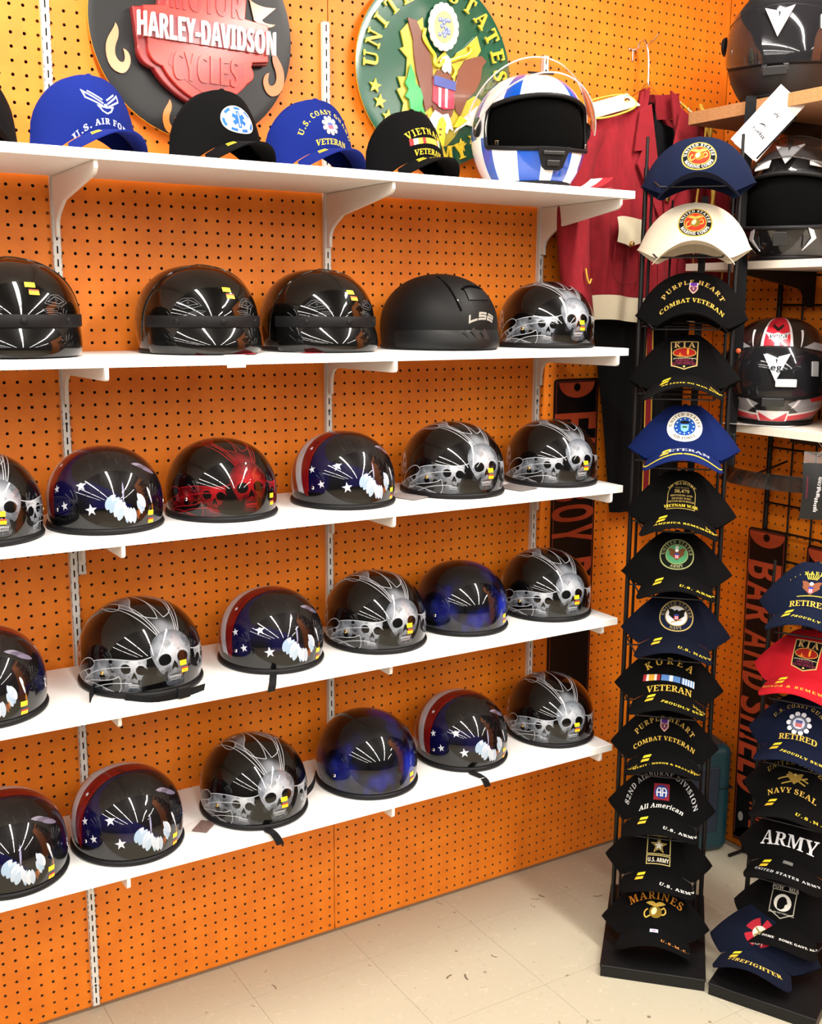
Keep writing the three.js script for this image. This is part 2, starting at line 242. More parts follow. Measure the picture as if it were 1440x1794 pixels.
// airbrushed skull, about 60 x 78 units, face centre at 0,0
function skull(c, k, r, turn = 0, flip = 1) {
  c.save(); c.scale(k * flip, k);
  const sh = turn * 9; // features slide sideways on a turned skull
  const bone = (path, l, d) => { const g = c.createRadialGradient(sh * 0.6 - 4, -16, 3, sh * 0.4, -4, 46); g.addColorStop(0, l); g.addColorStop(0.45, d[0]); g.addColorStop(1, d[1]); c.fillStyle = g; c.beginPath(); path(); c.closePath(); c.fill(); };
  bone(() => { c.moveTo(-27, -10); c.bezierCurveTo(-30, -32, -16, -42, 0, -42); c.bezierCurveTo(16, -42, 30, -32, 27, -10); c.bezierCurveTo(27, -2, 24, 4, 23, 9); c.bezierCurveTo(22, 14, 19, 16, 17, 18); c.lineTo(16, 32); c.bezierCurveTo(14, 38, 8, 39, 0, 39); c.bezierCurveTo(-8, 39, -14, 38, -16, 32); c.lineTo(-17, 18); c.bezierCurveTo(-19, 16, -22, 14, -23, 9); c.bezierCurveTo(-24, 4, -27, -2, -27, -10); }, '#f2f5fa', ['#a3a9b2', '#3d4147']);
  for (let i = 0; i < 70; i++) { const x = (r() - 0.5) * 48, y = -38 + r() * 72, q = 1 + r() * 6; c.fillStyle = r() < 0.6 ? `rgba(40,44,50,${r() * 0.3})` : `rgba(235,240,248,${r() * 0.16})`; c.beginPath(); c.ellipse(x, y, q, q * (0.3 + r()), r() * 3, 0, 7); c.fill(); }
  c.fillStyle = '#0c0d0f';
  for (const s of [-1, 1]) { c.beginPath(); c.moveTo(sh + s * 4.5, -3); c.bezierCurveTo(sh + s * 6, -12, sh + s * 18, -13, sh + s * 21, -6); c.bezierCurveTo(sh + s * 22, 2, sh + s * 17, 6, sh + s * 11, 5.5); c.bezierCurveTo(sh + s * 6, 5, sh + s * 4, 2, sh + s * 4.5, -3); c.fill();
    c.strokeStyle = 'rgba(245,248,255,0.7)'; c.lineWidth = 1.5; c.beginPath(); c.moveTo(sh + s * 4, -7); c.bezierCurveTo(sh + s * 8, -15, sh + s * 19, -15, sh + s * 23, -8); c.stroke();
    c.fillStyle = 'rgba(20,22,25,0.85)'; c.beginPath(); c.moveTo(sh * 0.7 + s * 11, 15); c.bezierCurveTo(s * 20 + sh * 0.4, 12, s * 19, 22, s * 14 + sh * 0.3, 30); c.bezierCurveTo(s * 13 + sh * 0.3, 24, s * 13 + sh * 0.5, 20, sh * 0.7 + s * 11, 15); c.fill(); c.fillStyle = '#0c0d0f'; }
  c.beginPath(); c.moveTo(sh * 1.3, 2); c.bezierCurveTo(sh * 1.3 - 3, 7, sh * 1.3 - 6, 12, sh * 1.3 - 4.5, 15); c.lineTo(sh * 1.3 - 0.6, 12.5); c.lineTo(sh * 1.3 + 0.6, 12.5); c.lineTo(sh * 1.3 + 4.5, 15); c.bezierCurveTo(sh * 1.3 + 6, 12, sh * 1.3 + 3, 7, sh * 1.3, 2); c.fill();
  c.fillStyle = '#26282c'; c.beginPath(); c.ellipse(sh * 1.1, 27.5, 11.5, 5.4, 0, 0, 7); c.fill();
  for (let row = 0; row < 2; row++) for (let i = -4; i <= 4; i++) { c.fillStyle = row ? '#b6bac0' : '#e2e5ea'; const w = 2.1 - Math.abs(i) * 0.1; c.beginPath(); c.ellipse(sh * 1.1 + i * 2.35, 25.2 + row * 4.7 - Math.abs(i) * (row ? 0.22 : -0.06), w * 0.5, 2.1, 0, 0, 7); c.fill(); }
  c.strokeStyle = 'rgba(30,32,36,0.6)'; c.lineWidth = 1; c.beginPath(); c.moveTo(sh - 12, 20); c.bezierCurveTo(sh - 6, 22, sh + 6, 22, sh + 12, 20); c.stroke();
  c.restore();
}
function skullPrint(c, S) {
  const r = rng(77), D = DOT; c.fillStyle = '#050506'; c.fillRect(0, 0, S, S); const h = S / 2;
  const X = (x) => h + x * h, Y = (y) => h + y * h;
  const both = (f) => { for (const m of [1, -1]) f(m); };
  both((m) => { smoke(c, S, r, 120, X(m * 0.66), Y(0.6), h * 0.25, h * 0.25, '165,170,178', 0.5); smoke(c, S, r, 60, X(m * 0.82), Y(0.18), h * 0.16, h * 0.3, '165,170,176', 0.55); smoke(c, S, r, 36, X(m * 0.5), Y(0.34), h * 0.2, h * 0.12, '120,124,130', 0.3); smoke(c, S, r, 60, X(m * 0.13), Y(0.02), h * 0.12, h * 0.3, '165,170,178', 0.6); smoke(c, S, r, 30, X(m * 0.6), Y(-0.5), h * 0.25, h * 0.25, '90,94,100', 0.3); });
  smoke(c, S, r, 40, X(0), Y(0.45), h * 0.14, h * 0.1, '170,175,182', 0.4);
  // black lobes of the flames: big teardrop on each side of the crown
  const lobe = (m, pts, fill = '#050506', lw = 0.0036) => { c.beginPath(); c.moveTo(X(m * pts[0][0]), Y(pts[0][1])); for (let i = 1; i < pts.length; i++) c.bezierCurveTo(X(m * pts[i][0]), Y(pts[i][1]), X(m * pts[i][2]), Y(pts[i][3]), X(m * pts[i][4]), Y(pts[i][5])); if (fill) { c.fillStyle = fill; c.fill(); } c.strokeStyle = '#e6e9ee'; c.lineWidth = S * lw; c.stroke(); };
  // side skulls first, the front skull over them
  both((m) => {
    for (const [az, s, k, t] of [[2.5, 0.74, 0.8, 0.3], [1.95, 0.68, 0.85, 0.3], [1.6, 0.62, 0.7, -0.5], [1.55, 0.82, 0.8, 0.7], [1.22, 0.66, 0.66, 0.5], [1.16, 0.84, 0.82, -0.9], [0.98, 0.70, 0.5, 0.3], [0.74, 0.76, 1.08, -0.75]]) onDome(c, S, D, m * az, s, (q) => skull(q, k, r, t, m));
    for (const [az, s, k] of [[0.55, 0.24, 0.34], [2.4, 0.22, 0.34], [2.9, 0.5, 0.4]]) onDome(c, S, D, m * az, s, (q) => skull(q, k, r, 0.4, m));
  });
  c.globalAlpha = 0.45; both((m) => { smoke(c, S, r, 26, X(m * 0.75), Y(0.42), h * 0.12, h * 0.2, '10,10,12', 0.8); }); c.globalAlpha = 1;
  both((m) => {
    lobe(m, [[0.1, 0.53], [0.16, 0.66, 0.34, 0.62, 0.46, 0.5], [0.6, 0.36, 0.74, 0.1, 0.86, -0.22], [0.66, -0.02, 0.5, -0.3, 0.42, -0.52], [0.36, -0.3, 0.16, 0.1, 0.1, 0.53]]);
    lobe(m, [[0.03, 0.34], [0.17, 0.3, 0.2, 0.16, 0.12, 0.06], [0.07, 0.0, 0.03, -0.1, 0.02, -0.3], [0.0, -0.1, -0.01, 0.2, 0.03, 0.34]]);
    lobe(m, [[0.24, 0.06], [0.16, 0.02, 0.17, -0.1, 0.25, -0.2], [0.29, -0.1, 0.31, 0.04, 0.24, 0.06]]);
    lobe(m, [[0.64, 0.5], [0.78, 0.42, 0.86, 0.22, 0.93, -0.1], [0.88, 0.2, 0.86, 0.4, 0.78, 0.55], [0.74, 0.6, 0.66, 0.58, 0.64, 0.5]]);
    lobe(m, [[0.72, 0.16], [0.66, 0.1, 0.72, -0.04, 0.86, -0.3], [0.84, -0.1, 0.8, 0.14, 0.72, 0.16]]);
    lobe(m, [[0.05, 0.6], [0.14, 0.3, 0.14, 0.1, 0.3, -0.5]], null); lobe(m, [[0.07, 0.58], [0.2, 0.34, 0.22, 0.1, 0.33, -0.36]], null);
    lobe(m, [[0.42, 0.6], [0.62, 0.46, 0.8, 0.2, 0.96, -0.2]], null); lobe(m, [[0.56, 0.66], [0.74, 0.5, 0.9, 0.26, 0.97, 0.06]], null);
    lobe(m, [[0.8, 0.52], [0.86, 0.5, 0.94, 0.3, 0.96, 0.2]], null);
  });
  onDome(c, S, D, 0, 0.70, (q) => { q.fillStyle = '#0b0c0e'; q.beginPath(); q.ellipse(0, 2, 44, 56, 0, 0, 7); q.fill(); q.scale(1.16, 1); skull(q, 1.3, r, 0, 1); });
}
function flagPrint(c, S) {
  const r = rng(19), D = DOT, h = S / 2, X = (x) => h + x * h, Y = (y) => h + y * h; c.fillStyle = '#060608'; c.fillRect(0, 0, S, S);
  // stripes over the back of the crown
  const band = (y0, y1, col) => { c.fillStyle = col; c.beginPath(); c.moveTo(X(-0.86), Y(y0 + 0.28)); c.bezierCurveTo(X(-0.5), Y(y0), X(0.5), Y(y0 - 0.02), X(0.86), Y(y0 + 0.3)); c.lineTo(X(0.86), Y(y1 + 0.3)); c.bezierCurveTo(X(0.5), Y(y1 - 0.02), X(-0.5), Y(y1), X(-0.86), Y(y1 + 0.28)); c.closePath(); c.fill(); };
  for (let i = 0; i < 6; i++) band(0.0 - i * 0.15, -0.15 - i * 0.15, i % 2 ? '#c9ccd6' : '#7e1116');
  // blue field wrapping the front and sides
  c.fillStyle = '#0a0838'; c.beginPath(); c.moveTo(X(-0.92), Y(0.3)); c.bezierCurveTo(X(-0.5), Y(0.02), X(0.45), Y(0.0), X(0.9), Y(0.3)); c.bezierCurveTo(X(0.7), Y(0.5), X(0.5), Y(0.66), X(0), Y(0.78)); c.bezierCurveTo(X(-0.5), Y(0.7), X(-0.8), Y(0.5), X(-0.92), Y(0.3)); c.fill();
  for (let i = 0; i < 60; i++) { c.fillStyle = `rgba(5,5,14,${r() * 0.35})`; c.beginPath(); c.ellipse(X((r() - 0.5) * 1.8), Y(r() * 0.9 - 0.1), S * 0.05 * r(), S * 0.03 * r(), r() * 3, 0, 7); c.fill(); }
  smoke(c, S, r, 120, X(-0.7), Y(0.62), h * 0.25, h * 0.1, '5,5,7', 0.9); smoke(c, S, r, 120, X(0.7), Y(0.62), h * 0.25, h * 0.1, '5,5,7', 0.9);
  c.fillStyle = '#060608'; c.beginPath(); c.arc(h, h, h * 1.45, 0.35, Math.PI - 0.35); c.arc(h, h, h * 0.84, Math.PI - 0.25, 0.25, true); c.closePath(); c.fill();
  c.fillStyle = '#eef1f8'; // stars in rows round the field
  for (const [az, s, q] of [[-1.25, 0.63, 9], [-1.02, 0.76, 9.5], [-0.72, 0.58, 12], [-0.53, 0.78, 12.5], [-0.18, 0.70, 9.5], [-0.75, 0.24, 8], [0.35, 0.2, 12], [-1.5, 0.42, 6], [0.9, 0.6, 11], [1.2, 0.76, 11], [0.7, 0.44, 9], [1.45, 0.5, 8], [-0.95, 0.42, 4], [0.1, 0.36, 6], [1.0, 0.3, 8]]) onDome(c, S, D, az, s, (k) => { k.fillStyle = '#eef1f8'; star(k, 0, 0, q, az * 0.3); });
  // dark eagle: body and head over the brow, spread wing to the other side
  c.fillStyle = '#121012'; c.beginPath(); c.moveTo(X(-0.36), Y(0.2)); c.bezierCurveTo(X(-0.28), Y(0.08), X(0.3), Y(0.06), X(0.5), Y(0.2)); c.bezierCurveTo(X(0.62), Y(0.36), X(0.5), Y(0.5), X(0.4), Y(0.58)); c.bezierCurveTo(X(0.34), Y(0.74), X(0.16), Y(0.78), X(0.02), Y(0.72)); c.bezierCurveTo(X(-0.08), Y(0.62), X(-0.2), Y(0.56), X(-0.3), Y(0.46)); c.bezierCurveTo(X(-0.44), Y(0.4), X(-0.44), Y(0.28), X(-0.36), Y(0.2)); c.fill();
  for (let i = 0; i < 260; i++) { const a = r() * 6.28, q = Math.sqrt(r()), x = 0.06 + 0.4 * q * Math.cos(a), y = 0.4 + 0.27 * q * Math.sin(a); c.strokeStyle = r() < 0.5 ? `rgba(70,58,52,${r() * 0.4})` : `rgba(0,0,0,${r() * 0.5})`; c.lineWidth = S * 0.003 * (0.5 + r()); c.beginPath(); c.moveTo(X(x), Y(y)); c.quadraticCurveTo(X(x + 0.01), Y(y + 0.04), X(x + 0.03 * (r() - 0.5)), Y(y + 0.07)); c.stroke(); }
  // pale feathers of neck and tail
  const feather = (az, s, w, l, rot, col) => onDome(c, S, D, az, s, (k) => { k.rotate(rot); k.fillStyle = col; k.beginPath(); k.moveTo(0, -l); k.bezierCurveTo(w, -l * 0.5, w, l * 0.7, 0, l); k.bezierCurveTo(-w, l * 0.7, -w, -l * 0.5, 0, -l); k.fill(); });
  const pale = ['#dfeaf6', '#c5dbee', '#b4cfe8', '#eaf1f8', '#cfdff0'];
  [[-0.2, 0.70], [-0.13, 0.725], [-0.16, 0.755], [-0.08, 0.75], [-0.1, 0.79], [-0.02, 0.775], [-0.05, 0.82], [-0.24, 0.725]].forEach(([a, s], i) => feather(a, s, 9, 14, 0.7 - i * 0.06, pale[i % 5]));
  [[0.075, 0.835], [0.13, 0.84], [0.19, 0.845], [0.045, 0.81]].forEach(([a, s], i) => feather(a, s, 7.5, 16, 0.1 - i * 0.08, pale[(i + 2) % 5]));
  [[0.31, 0.78], [0.35, 0.76], [0.38, 0.73], [0.33, 0.72]].forEach(([a, s], i) => feather(a, s, 7.5, 15, -0.35, pale[(i + 1) % 5]));
  feather(0.02, 0.64, 2.6, 20, 0.08, '#a7a5c8'); feather(0.26, 0.84, 3.4, 10, -0.2, '#8a4a24'); feather(0.29, 0.82, 2.4, 8, -0.2, '#b26a34');
  feather(0.56, 0.70, 3, 17, -0.25, '#dfe7ef'); feather(0.55, 0.66, 4, 9, -0.25, '#e9eef2'); feather(0.6, 0.8, 3, 7, 0, '#b8752c');
  [[0.62, 0.42], [0.72, 0.45], [0.82, 0.49]].forEach(([a, s], i) => feather(a, s, 7, 19, -1.1, ['#9a93a6', '#6e667a', '#88809a'][i]));
}
function bluePrint(c, S) {
  const r = rng(5), h = S / 2, X = (x) => h + x * h, Y = (y) => h + y * h; c.fillStyle = '#05060a'; c.fillRect(0, 0, S, S);
  for (const [x, y, sx, sy, n] of [[-0.6, 0.4, 0.3, 0.3, 130], [0.35, 0.65, 0.25, 0.2, 120], [0.15, 0.1, 0.14, 0.35, 90], [-0.2, 0.8, 0.3, 0.1, 90], [0.75, 0.2, 0.2, 0.3, 90], [-0.75, -0.2, 0.2, 0.3, 60], [0.3, -0.6, 0.3, 0.2, 60]]) smoke(c, S, r, n, X(x), Y(y), h * sx, h * sy, '22,34,148', 0.42);
  smoke(c, S, r, 60, X(0.3), Y(0.68), h * 0.1, h * 0.1, '36,62,205', 0.4);
  for (let i = 0; i < 14; i++) onDome(c, S, DOT, -1.5 + i * 0.23, 0.72 + 0.14 * r(), (q) => { q.globalAlpha = 0.10; skull(q, 0.35 + r() * 0.25, r, r() - 0.5, 1); });
}
const printMat = (tex, color) => phys({ map: tex, color: color || 0xffffff, roughness: 0.35, specularIntensity: 0.15, clearcoat: 1, clearcoatRoughness: 0.02 });
const skullTex = canvasTex(1536, 1536, skullPrint);
const helmetMats = {
  skull: printMat(skullTex, lin(0.5, 0.51, 0.53)), red: printMat(skullTex, lin(0.3, 0.004, 0.007)), flag: printMat(canvasTex(1536, 1536, flagPrint), lin(0.62, 0.62, 0.64)), blue: printMat(canvasTex(1024, 1024, bluePrint), lin(0.42, 0.42, 0.5)),
};
// print too fine to read: short uneven strokes
function marks(c, x, y, w, h, col, seed = 1) { const r = rng(seed); c.fillStyle = col; for (let p = 0; p < w;) { const k = h * (0.25 + r() * 0.5); c.fillRect(x + p, y + h * r() * 0.4, k * 0.7, h * (0.45 + r() * 0.5)); p += k; } }
const priceTex = canvasTex(96, 56, (c, w, h) => { c.fillStyle = '#ffd91c'; c.fillRect(0, 0, w, h); marks(c, 22, 30, 52, 9, '#8a7a20', 3); });
const saleTex = canvasTex(96, 56, (c, w, h) => { c.fillStyle = '#ffc814'; c.fillRect(0, 0, w, h); c.fillStyle = '#e2401a'; c.fillRect(0, 0, w, 18); marks(c, 22, 36, 52, 9, '#7a5a18', 4); });
const priceMat = std({ map: priceTex, roughness: 0.5 }), saleMat = std({ map: saleTex, roughness: 0.5 });

// ---------- printed half helmets ----------
const dotShell = domeGeo(DOT, 44, 96, 0, 0.965), dotTrim = (() => { const pts = []; for (let i = 0; i < 72; i++) { const q = DOT.at(i / 72 * 2 * Math.PI, 0.972); pts.push([q.x, Math.max(0.0062, q.y), q.z]); } const t = tube(pts, 0.0062, 144, 8, true); return t; })();
const dotLiner = merge(domeGeo(DOT, 16, 48, 0, 0.97, -0.008), new THREE.CircleGeometry(1, 48).rotateX(Math.PI / 2).scale(0.1, 1, 0.112).translate(0, 0.006, 0));
function strapGeo(pts, w, up) { // flat webbing along a path
  const cv = new THREE.CatmullRomCurve3(pts.map((p) => V(...p))), N = 20, T = 0.0018; const U = V(...up).normalize();
  return merge([1, -1].map((s) => grid(1, N, (u, v) => { const q = cv.getPoint(v), t = cv.getTangent(v), side = U.clone(), n = t.clone().cross(side).normalize(); const e = q.addScaledVector(side, (u - 0.5) * w).addScaledVector(n, s * T / 2); return [e.x, e.y, e.z]; }, s < 0)), [0, 1].map((e) => grid(1, N, (u, v) => { const q = cv.getPoint(v), t = cv.getTangent(v), n = t.clone().cross(U).normalize(); q.addScaledVector(U, (e - 0.5) * w).addScaledVector(n, (u - 0.5) * T); return [q.x, q.y, q.z]; }, e > 0)));
}
const stickersFor = { skull: [[0.10, 0.735], [0.11, 0.795]], red: [[0.52, 0.80], [0.53, 0.865]], flag: [[0.55, 0.845], [0.56, 0.915]], blue: [[0.5, 0.83], [0.52, 0.89]] };
function dotHelmet(kind, label, x, shelf, z, scale, turn, opt = {}) {
  const t = thing(kind + '_half_helmet', label, 'helmet', [x, shelfTop[shelf] + 0.0002, z], turn, 'printed half helmets on the wall shelves'); t.scale.setScalar(scale);
  part(t, 'shell', dotShell, helmetMats[kind]); part(t, 'edge_trim', dotTrim, M.rubber); part(t, 'liner', dotLiner, M.liner);
  for (const az of [-1.2, 1.2, 2.6, -2.6]) { const q = DOT.at(az, 0.80), n = DOT.normal(az, 0.80); const g = new THREE.SphereGeometry(0.0042, 10, 6).scale(1, 1, 0.5); g.applyQuaternion(new THREE.Quaternion().setFromUnitVectors(V(0, 0, 1), n)); part(t, 'snap_rivet', g.translate(q.x, q.y, q.z), kind === 'skull' ? M.brass : M.chrome); }
  (opt.stickers || stickersFor[kind]).forEach(([az, s], i) => part(t, 'price_sticker', domePatch(DOT, az, s, 0.016, 0.0095, 0.0005, opt.roll || 0.06), i ? saleMat : priceMat));
  for (const st of opt.straps || []) { const sp = part(t, 'chin_strap', strapGeo(st.pts, st.w || 0.018, st.up || [1, 0, 0]), M.strap); if (st.buckle) part(sp, 'buckle', rbox(0.026, 0.022, 0.011, 0.003, ...st.buckle), M.rubber); }
  return t;
}
const y0 = -0.004;
dotHelmet('skull', 'silver skull half helmet at the right end of the second shelf', 1.121, 1, 0.165, 0.981, 0.0);
dotHelmet('skull', 'silver skull half helmet cut by the left picture edge, middle shelf', -0.196, 2, 0.172, 1.0, 0.14, { stickers: [[0.0, 0.74], [0.01, 0.80]] });
dotHelmet('flag', 'flag and eagle half helmet on the middle shelf, left of the red helmet', 0.039, 2, 0.172, 0.97, 0.0);
dotHelmet('red', 'red skull half helmet on the middle shelf', 0.281, 2, 0.170, 0.981, 0.13);
dotHelmet('flag', 'flag and eagle half helmet on the middle shelf, right of the red helmet', 0.563, 2, 0.173, 0.978, 0.08);
dotHelmet('skull', 'silver skull half helmet on the middle shelf, second from its right end', 0.850, 2, 0.174, 1.026, 0.07);
dotHelmet('skull', 'silver skull half helmet at the right end of the middle shelf', 1.145, 2, 0.170, 0.964, 0.0);
dotHelmet('flag', 'flag and eagle half helmet cut by the left picture edge, fourth shelf', -0.206, 3, 0.175, 1.0, -0.1);
dotHelmet('skull', 'silver skull half helmet with its buckled chin strap hanging in front', 0.101, 3, 0.157, 1.066, 0.22, { stickers: [[0.16, 0.75], [0.19, 0.81]], straps: [{ pts: [[-0.085, 0.006, 0.09], [-0.055, 0.004, 0.132], [-0.02, 0.007, 0.146], [0.012, 0.008, 0.149], [0.05, 0.006, 0.142]], w: 0.016, up: [0, 1, 0.35], buckle: [0.0, 0.0115, 0.15] }, { pts: [[-0.108, 0.012, 0.02], [-0.128, 0.012, 0.045], [-0.14, 0.011, 0.062]], w: 0.018, up: [0, 1, 0] }] });
dotHelmet('flag', 'flag and eagle half helmet on the fourth shelf with strap end over its edge', 0.387, 3, 0.167, 0.983, 0.05, { straps: [{ pts: [[-0.055, 0.004, 0.118], [-0.066, 0.0035, 0.138], [-0.074, -0.004, 0.1515], [-0.079, -0.018, 0.1545]], w: 0.017 }] });
dotHelmet('skull', 'silver skull half helmet on the fourth shelf, left of the blue helmet', 0.650, 3, 0.163, 1.009, 0.05);
dotHelmet('blue', 'dark blue smoky half helmet on the fourth shelf', 0.892, 3, 0.156, 0.97, 0.0);
dotHelmet('skull', 'silver skull half helmet at the right end of the fourth shelf', 1.145, 3, 0.161, 0.991, -0.08);
dotHelmet('flag', 'flag and eagle half helmet cut by the left picture edge, lowest shelf', -0.187, 4, 0.186, 1.0, 0.0);
dotHelmet('flag', 'whole flag and eagle half helmet at the left of the lowest shelf', 0.051, 4, 0.184, 0.984, 0.09);
dotHelmet('skull', 'silver skull half helmet on the lowest shelf beside the blue helmet', 0.337, 4, 0.173, 1.016, 0.04, { straps: [{ pts: [[-0.03, 0.004, 0.124], [-0.026, 0.0035, 0.14], [-0.018, -0.008, 0.1435], [-0.01, -0.026, 0.1445]], w: 0.017 }, { pts: [[0.098, 0.02, 0.05], [0.122, 0.03, 0.04], [0.14, 0.036, 0.02]], w: 0.016, up: [0, 1, 0] }] });
dotHelmet('blue', 'dark blue smoky half helmet on the lowest shelf', 0.622, 4, 0.171, 1.024, 0.0);
dotHelmet('flag', 'flag and eagle half helmet on the lowest shelf, right of the blue helmet', 0.893, 4, 0.162, 0.989, -0.03, { straps: [{ pts: [[-0.045, 0.004, 0.12], [-0.038, 0.0035, 0.145], [-0.028, -0.006, 0.1545], [-0.02, -0.024, 0.1555]], w: 0.017 }] });
dotHelmet('skull', 'silver skull half helmet at the right end of the lowest shelf', 1.173, 4, 0.161, 0.978, -0.17);

// ---------- plain black helmets with peaks ----------
const BLK = domeOf(0.119, 0.142, 0.172, { p: 2.25, y0f: 0.33, tuck: 0.09 });
function arcBand(D, az0, az1, prof, cols = 48) { return grid(cols, prof.length - 1, (u, v) => { const az = az0 + (az1 - az0) * u, k = prof[Math.round(v * (prof.length - 1))]; const e = Math.cos((u - 0.5) * Math.PI), r = k[0] + (k[2] || 0) * Math.pow(Math.max(0, e), 0.6); return [D.a * r * Math.sin(az), k[1] + (k[3] || 0) * (1 - Math.max(0, e)), D.b * r * Math.cos(az), u, v]; }); }
const blkPrint = canvasTex(1024, 1024, (c, S) => { c.fillStyle = '#030303'; c.fillRect(0, 0, S, S);
  for (const m of [-1, 1]) onDome(c, S, BLK, m * 0.55, 0.60, (k) => { k.scale(m, 1); k.strokeStyle = '#55585e'; k.lineWidth = 1.3; k.beginPath(); k.moveTo(-28, 4); k.lineTo(-10, -7); k.lineTo(10, -7); k.lineTo(28, 3); k.lineTo(10, 13); k.lineTo(-12, 11); k.closePath(); k.stroke(); k.strokeStyle = '#8a8e96'; k.lineWidth = 0.8; k.beginPath(); k.moveTo(-20, 3); k.lineTo(0, -4); k.lineTo(20, 3); k.lineTo(4, 9); k.closePath(); k.stroke(); k.fillStyle = '#2b2d31'; k.beginPath(); k.arc(0, 2, 3.4, 0, 7); k.fill(); k.strokeStyle = '#6c7077'; for (let i = 0; i < 4; i++) { k.beginPath(); k.moveTo(-38 + i * 3, 12 + i * 4); k.lineTo(-10 + i * 9, 17 + i * 4); k.stroke(); } }); });
const blkMat = phys({ map: blkPrint, roughness: 0.3, specularIntensity: 0.1, clearcoat: 1, clearcoatRoughness: 0.015 });
const blkShell = domeGeo(BLK, 48, 96, 0, 0.985), blkLiner = merge(domeGeo(BLK, 14, 40, 0, 0.98, -0.008), new THREE.CircleGeometry(1, 40).rotateX(Math.PI / 2).scale(0.1, 1, 0.122).translate(0, 0.008, 0));
const peakGeo = (() => { const A = 1.28, out = [[1.0, 0.052, 0.008], [1.005, 0.046, 0.03], [1.005, 0.034, 0.075], [1.0, 0.02, 0.105], [0.985, 0.009, 0.115], [0.96, 0.003, 0.108]]; const inn = out.map(([r, y, k]) => [r - 0.018, y - 0.001, k]); const o = arcBand(BLK, -A, A, out), i = arcBand(BLK, A, -A, inn); return merge(o, i); })();
const bandGeo = arcBand(BLK, -1.3, 1.3, [[1.0, 0.074], [1.022, 0.0735], [1.024, 0.063], [1.024, 0.053], [1.0, 0.0515]], 40);
const ridgeGeo = tube(Array.from({ length: 21 }, (_, i) => { const a = -1.25 + 2.5 * i / 20, q = BLK.at(Math.PI * 0.5, 0); const az = Math.atan2(Math.sin(a), 0.2 * Math.cos(a)), s = Math.min(0.9, Math.abs(a) / 1.45 + 0.06); const w = BLK.at(az, s, 0.0004); return [w.x, w.y, w.z]; }), 0.0013, 60, 6);
function blackHelmet(label, x, z, scale, turn, paper, paperLabel) {
  const t = thing('black_half_helmet', label, 'helmet', [x, shelfTop[1] + 0.0002, z], turn, 'glossy black peaked half helmets'); t.scale.setScalar(scale);
  part(t, 'shell', blkShell, blkMat); part(t, 'crown_ridge', ridgeGeo, M.gloss); part(t, 'liner', blkLiner, M.liner); part(t, 'peak', peakGeo, M.gloss); const b = part(t, 'brow_band', bandGeo, M.rubber);
  for (const az of [-0.72, 0, 0.72]) { const q = V(BLK.a * 1.026 * Math.sin(az), 0.063, BLK.b * 1.026 * Math.cos(az)), g = new THREE.SphereGeometry(0.0062, 12, 6).scale(1, 1, 0.45).rotateY(az); part(b, 'snap', g.translate(q.x, q.y, q.z), M.rubber); }
  part(t, 'edge_trim', tube(Array.from({ length: 40 }, (_, i) => { const q = BLK.at(1.15 + (2 * Math.PI - 2.3) * i / 39, 0.985); return [q.x, Math.max(0.005, q.y), q.z]; }), 0.005, 80, 8), M.rubber);
  [[0.16, 0.5], [0.2, 0.555]].forEach(([az, s], i) => part(t, 'price_sticker', domePatch(BLK, az, s, 0.019, 0.0098, 0.0006, 0.06), i ? saleMat : priceMat));
}
blackHelmet('glossy black peaked half helmet cut by the left picture edge', -0.115, 0.155, 1.03, -0.05);
blackHelmet('glossy black peaked half helmet over a folded red leaflet', 0.246, 0.150, 1.0, 0.0);
blackHelmet('glossy black peaked half helmet beside the matte black one', 0.513, 0.152, 0.985, 0.02);
// folded leaflets under the helmets
const leafTex = canvasTex(128, 128, (c) => { c.fillStyle = '#f2f0ee'; c.fillRect(0, 0, 128, 128); c.fillStyle = '#b3182a'; c.fillRect(0, 0, 128, 60); c.fillStyle = '#555'; for (let i = 0; i < 7; i++) c.fillRect(10, 70 + i * 7, 90, 2); });
const leafMat = std({ map: leafTex, roughness: 0.6, side: THREE.DoubleSide }), paperMat = std({ color: lin(0.78, 0.76, 0.72), roughness: 0.7 });
function leaflet(label, x, y, z, w, d, turn, lift, m = leafMat) { const t = thing('leaflet', label, 'paper', [x, y, z], turn); const sheet = (b0, k) => merge(grid(8, 4, (u, v) => [(u - 0.5) * w, b0 + lift * k * Math.pow(u, 2), (v - 0.5) * d, u, v], true), grid(8, 4, (u, v) => [(u - 0.5) * w, b0 + 0.0004 + lift * k * Math.pow(u, 2), (v - 0.5) * d, u, v])); part(t, 'lower_leaf', sheet(0.0003, 0.25), paperMat); part(t, 'upper_leaf', sheet(0.0012, 1), m); return t; }
leaflet('folded red and white leaflet under the front of a black helmet', 0.255, shelfTop[1], 0.262, 0.12, 0.075, -0.15, 0.001);
leaflet('red printed card under the black helmet beside the matte one', 0.47, shelfTop[1], 0.255, 0.10, 0.06, 0.1, 0.001);
{ const t = thing('size_tag', 'small clear paper tag hanging over the front edge of the second shelf', 'tag', [0.262, shelfTop[1], SD], 0); part(t, 'card', rbox(0.038, 0.022, 0.001, 0.0004, 0, -0.012, 0.0012, 1), paperMat); part(t, 'tab', rbox(0.038, 0.001, 0.02, 0.0004, 0, 0.0007, -0.009, 1), paperMat); }
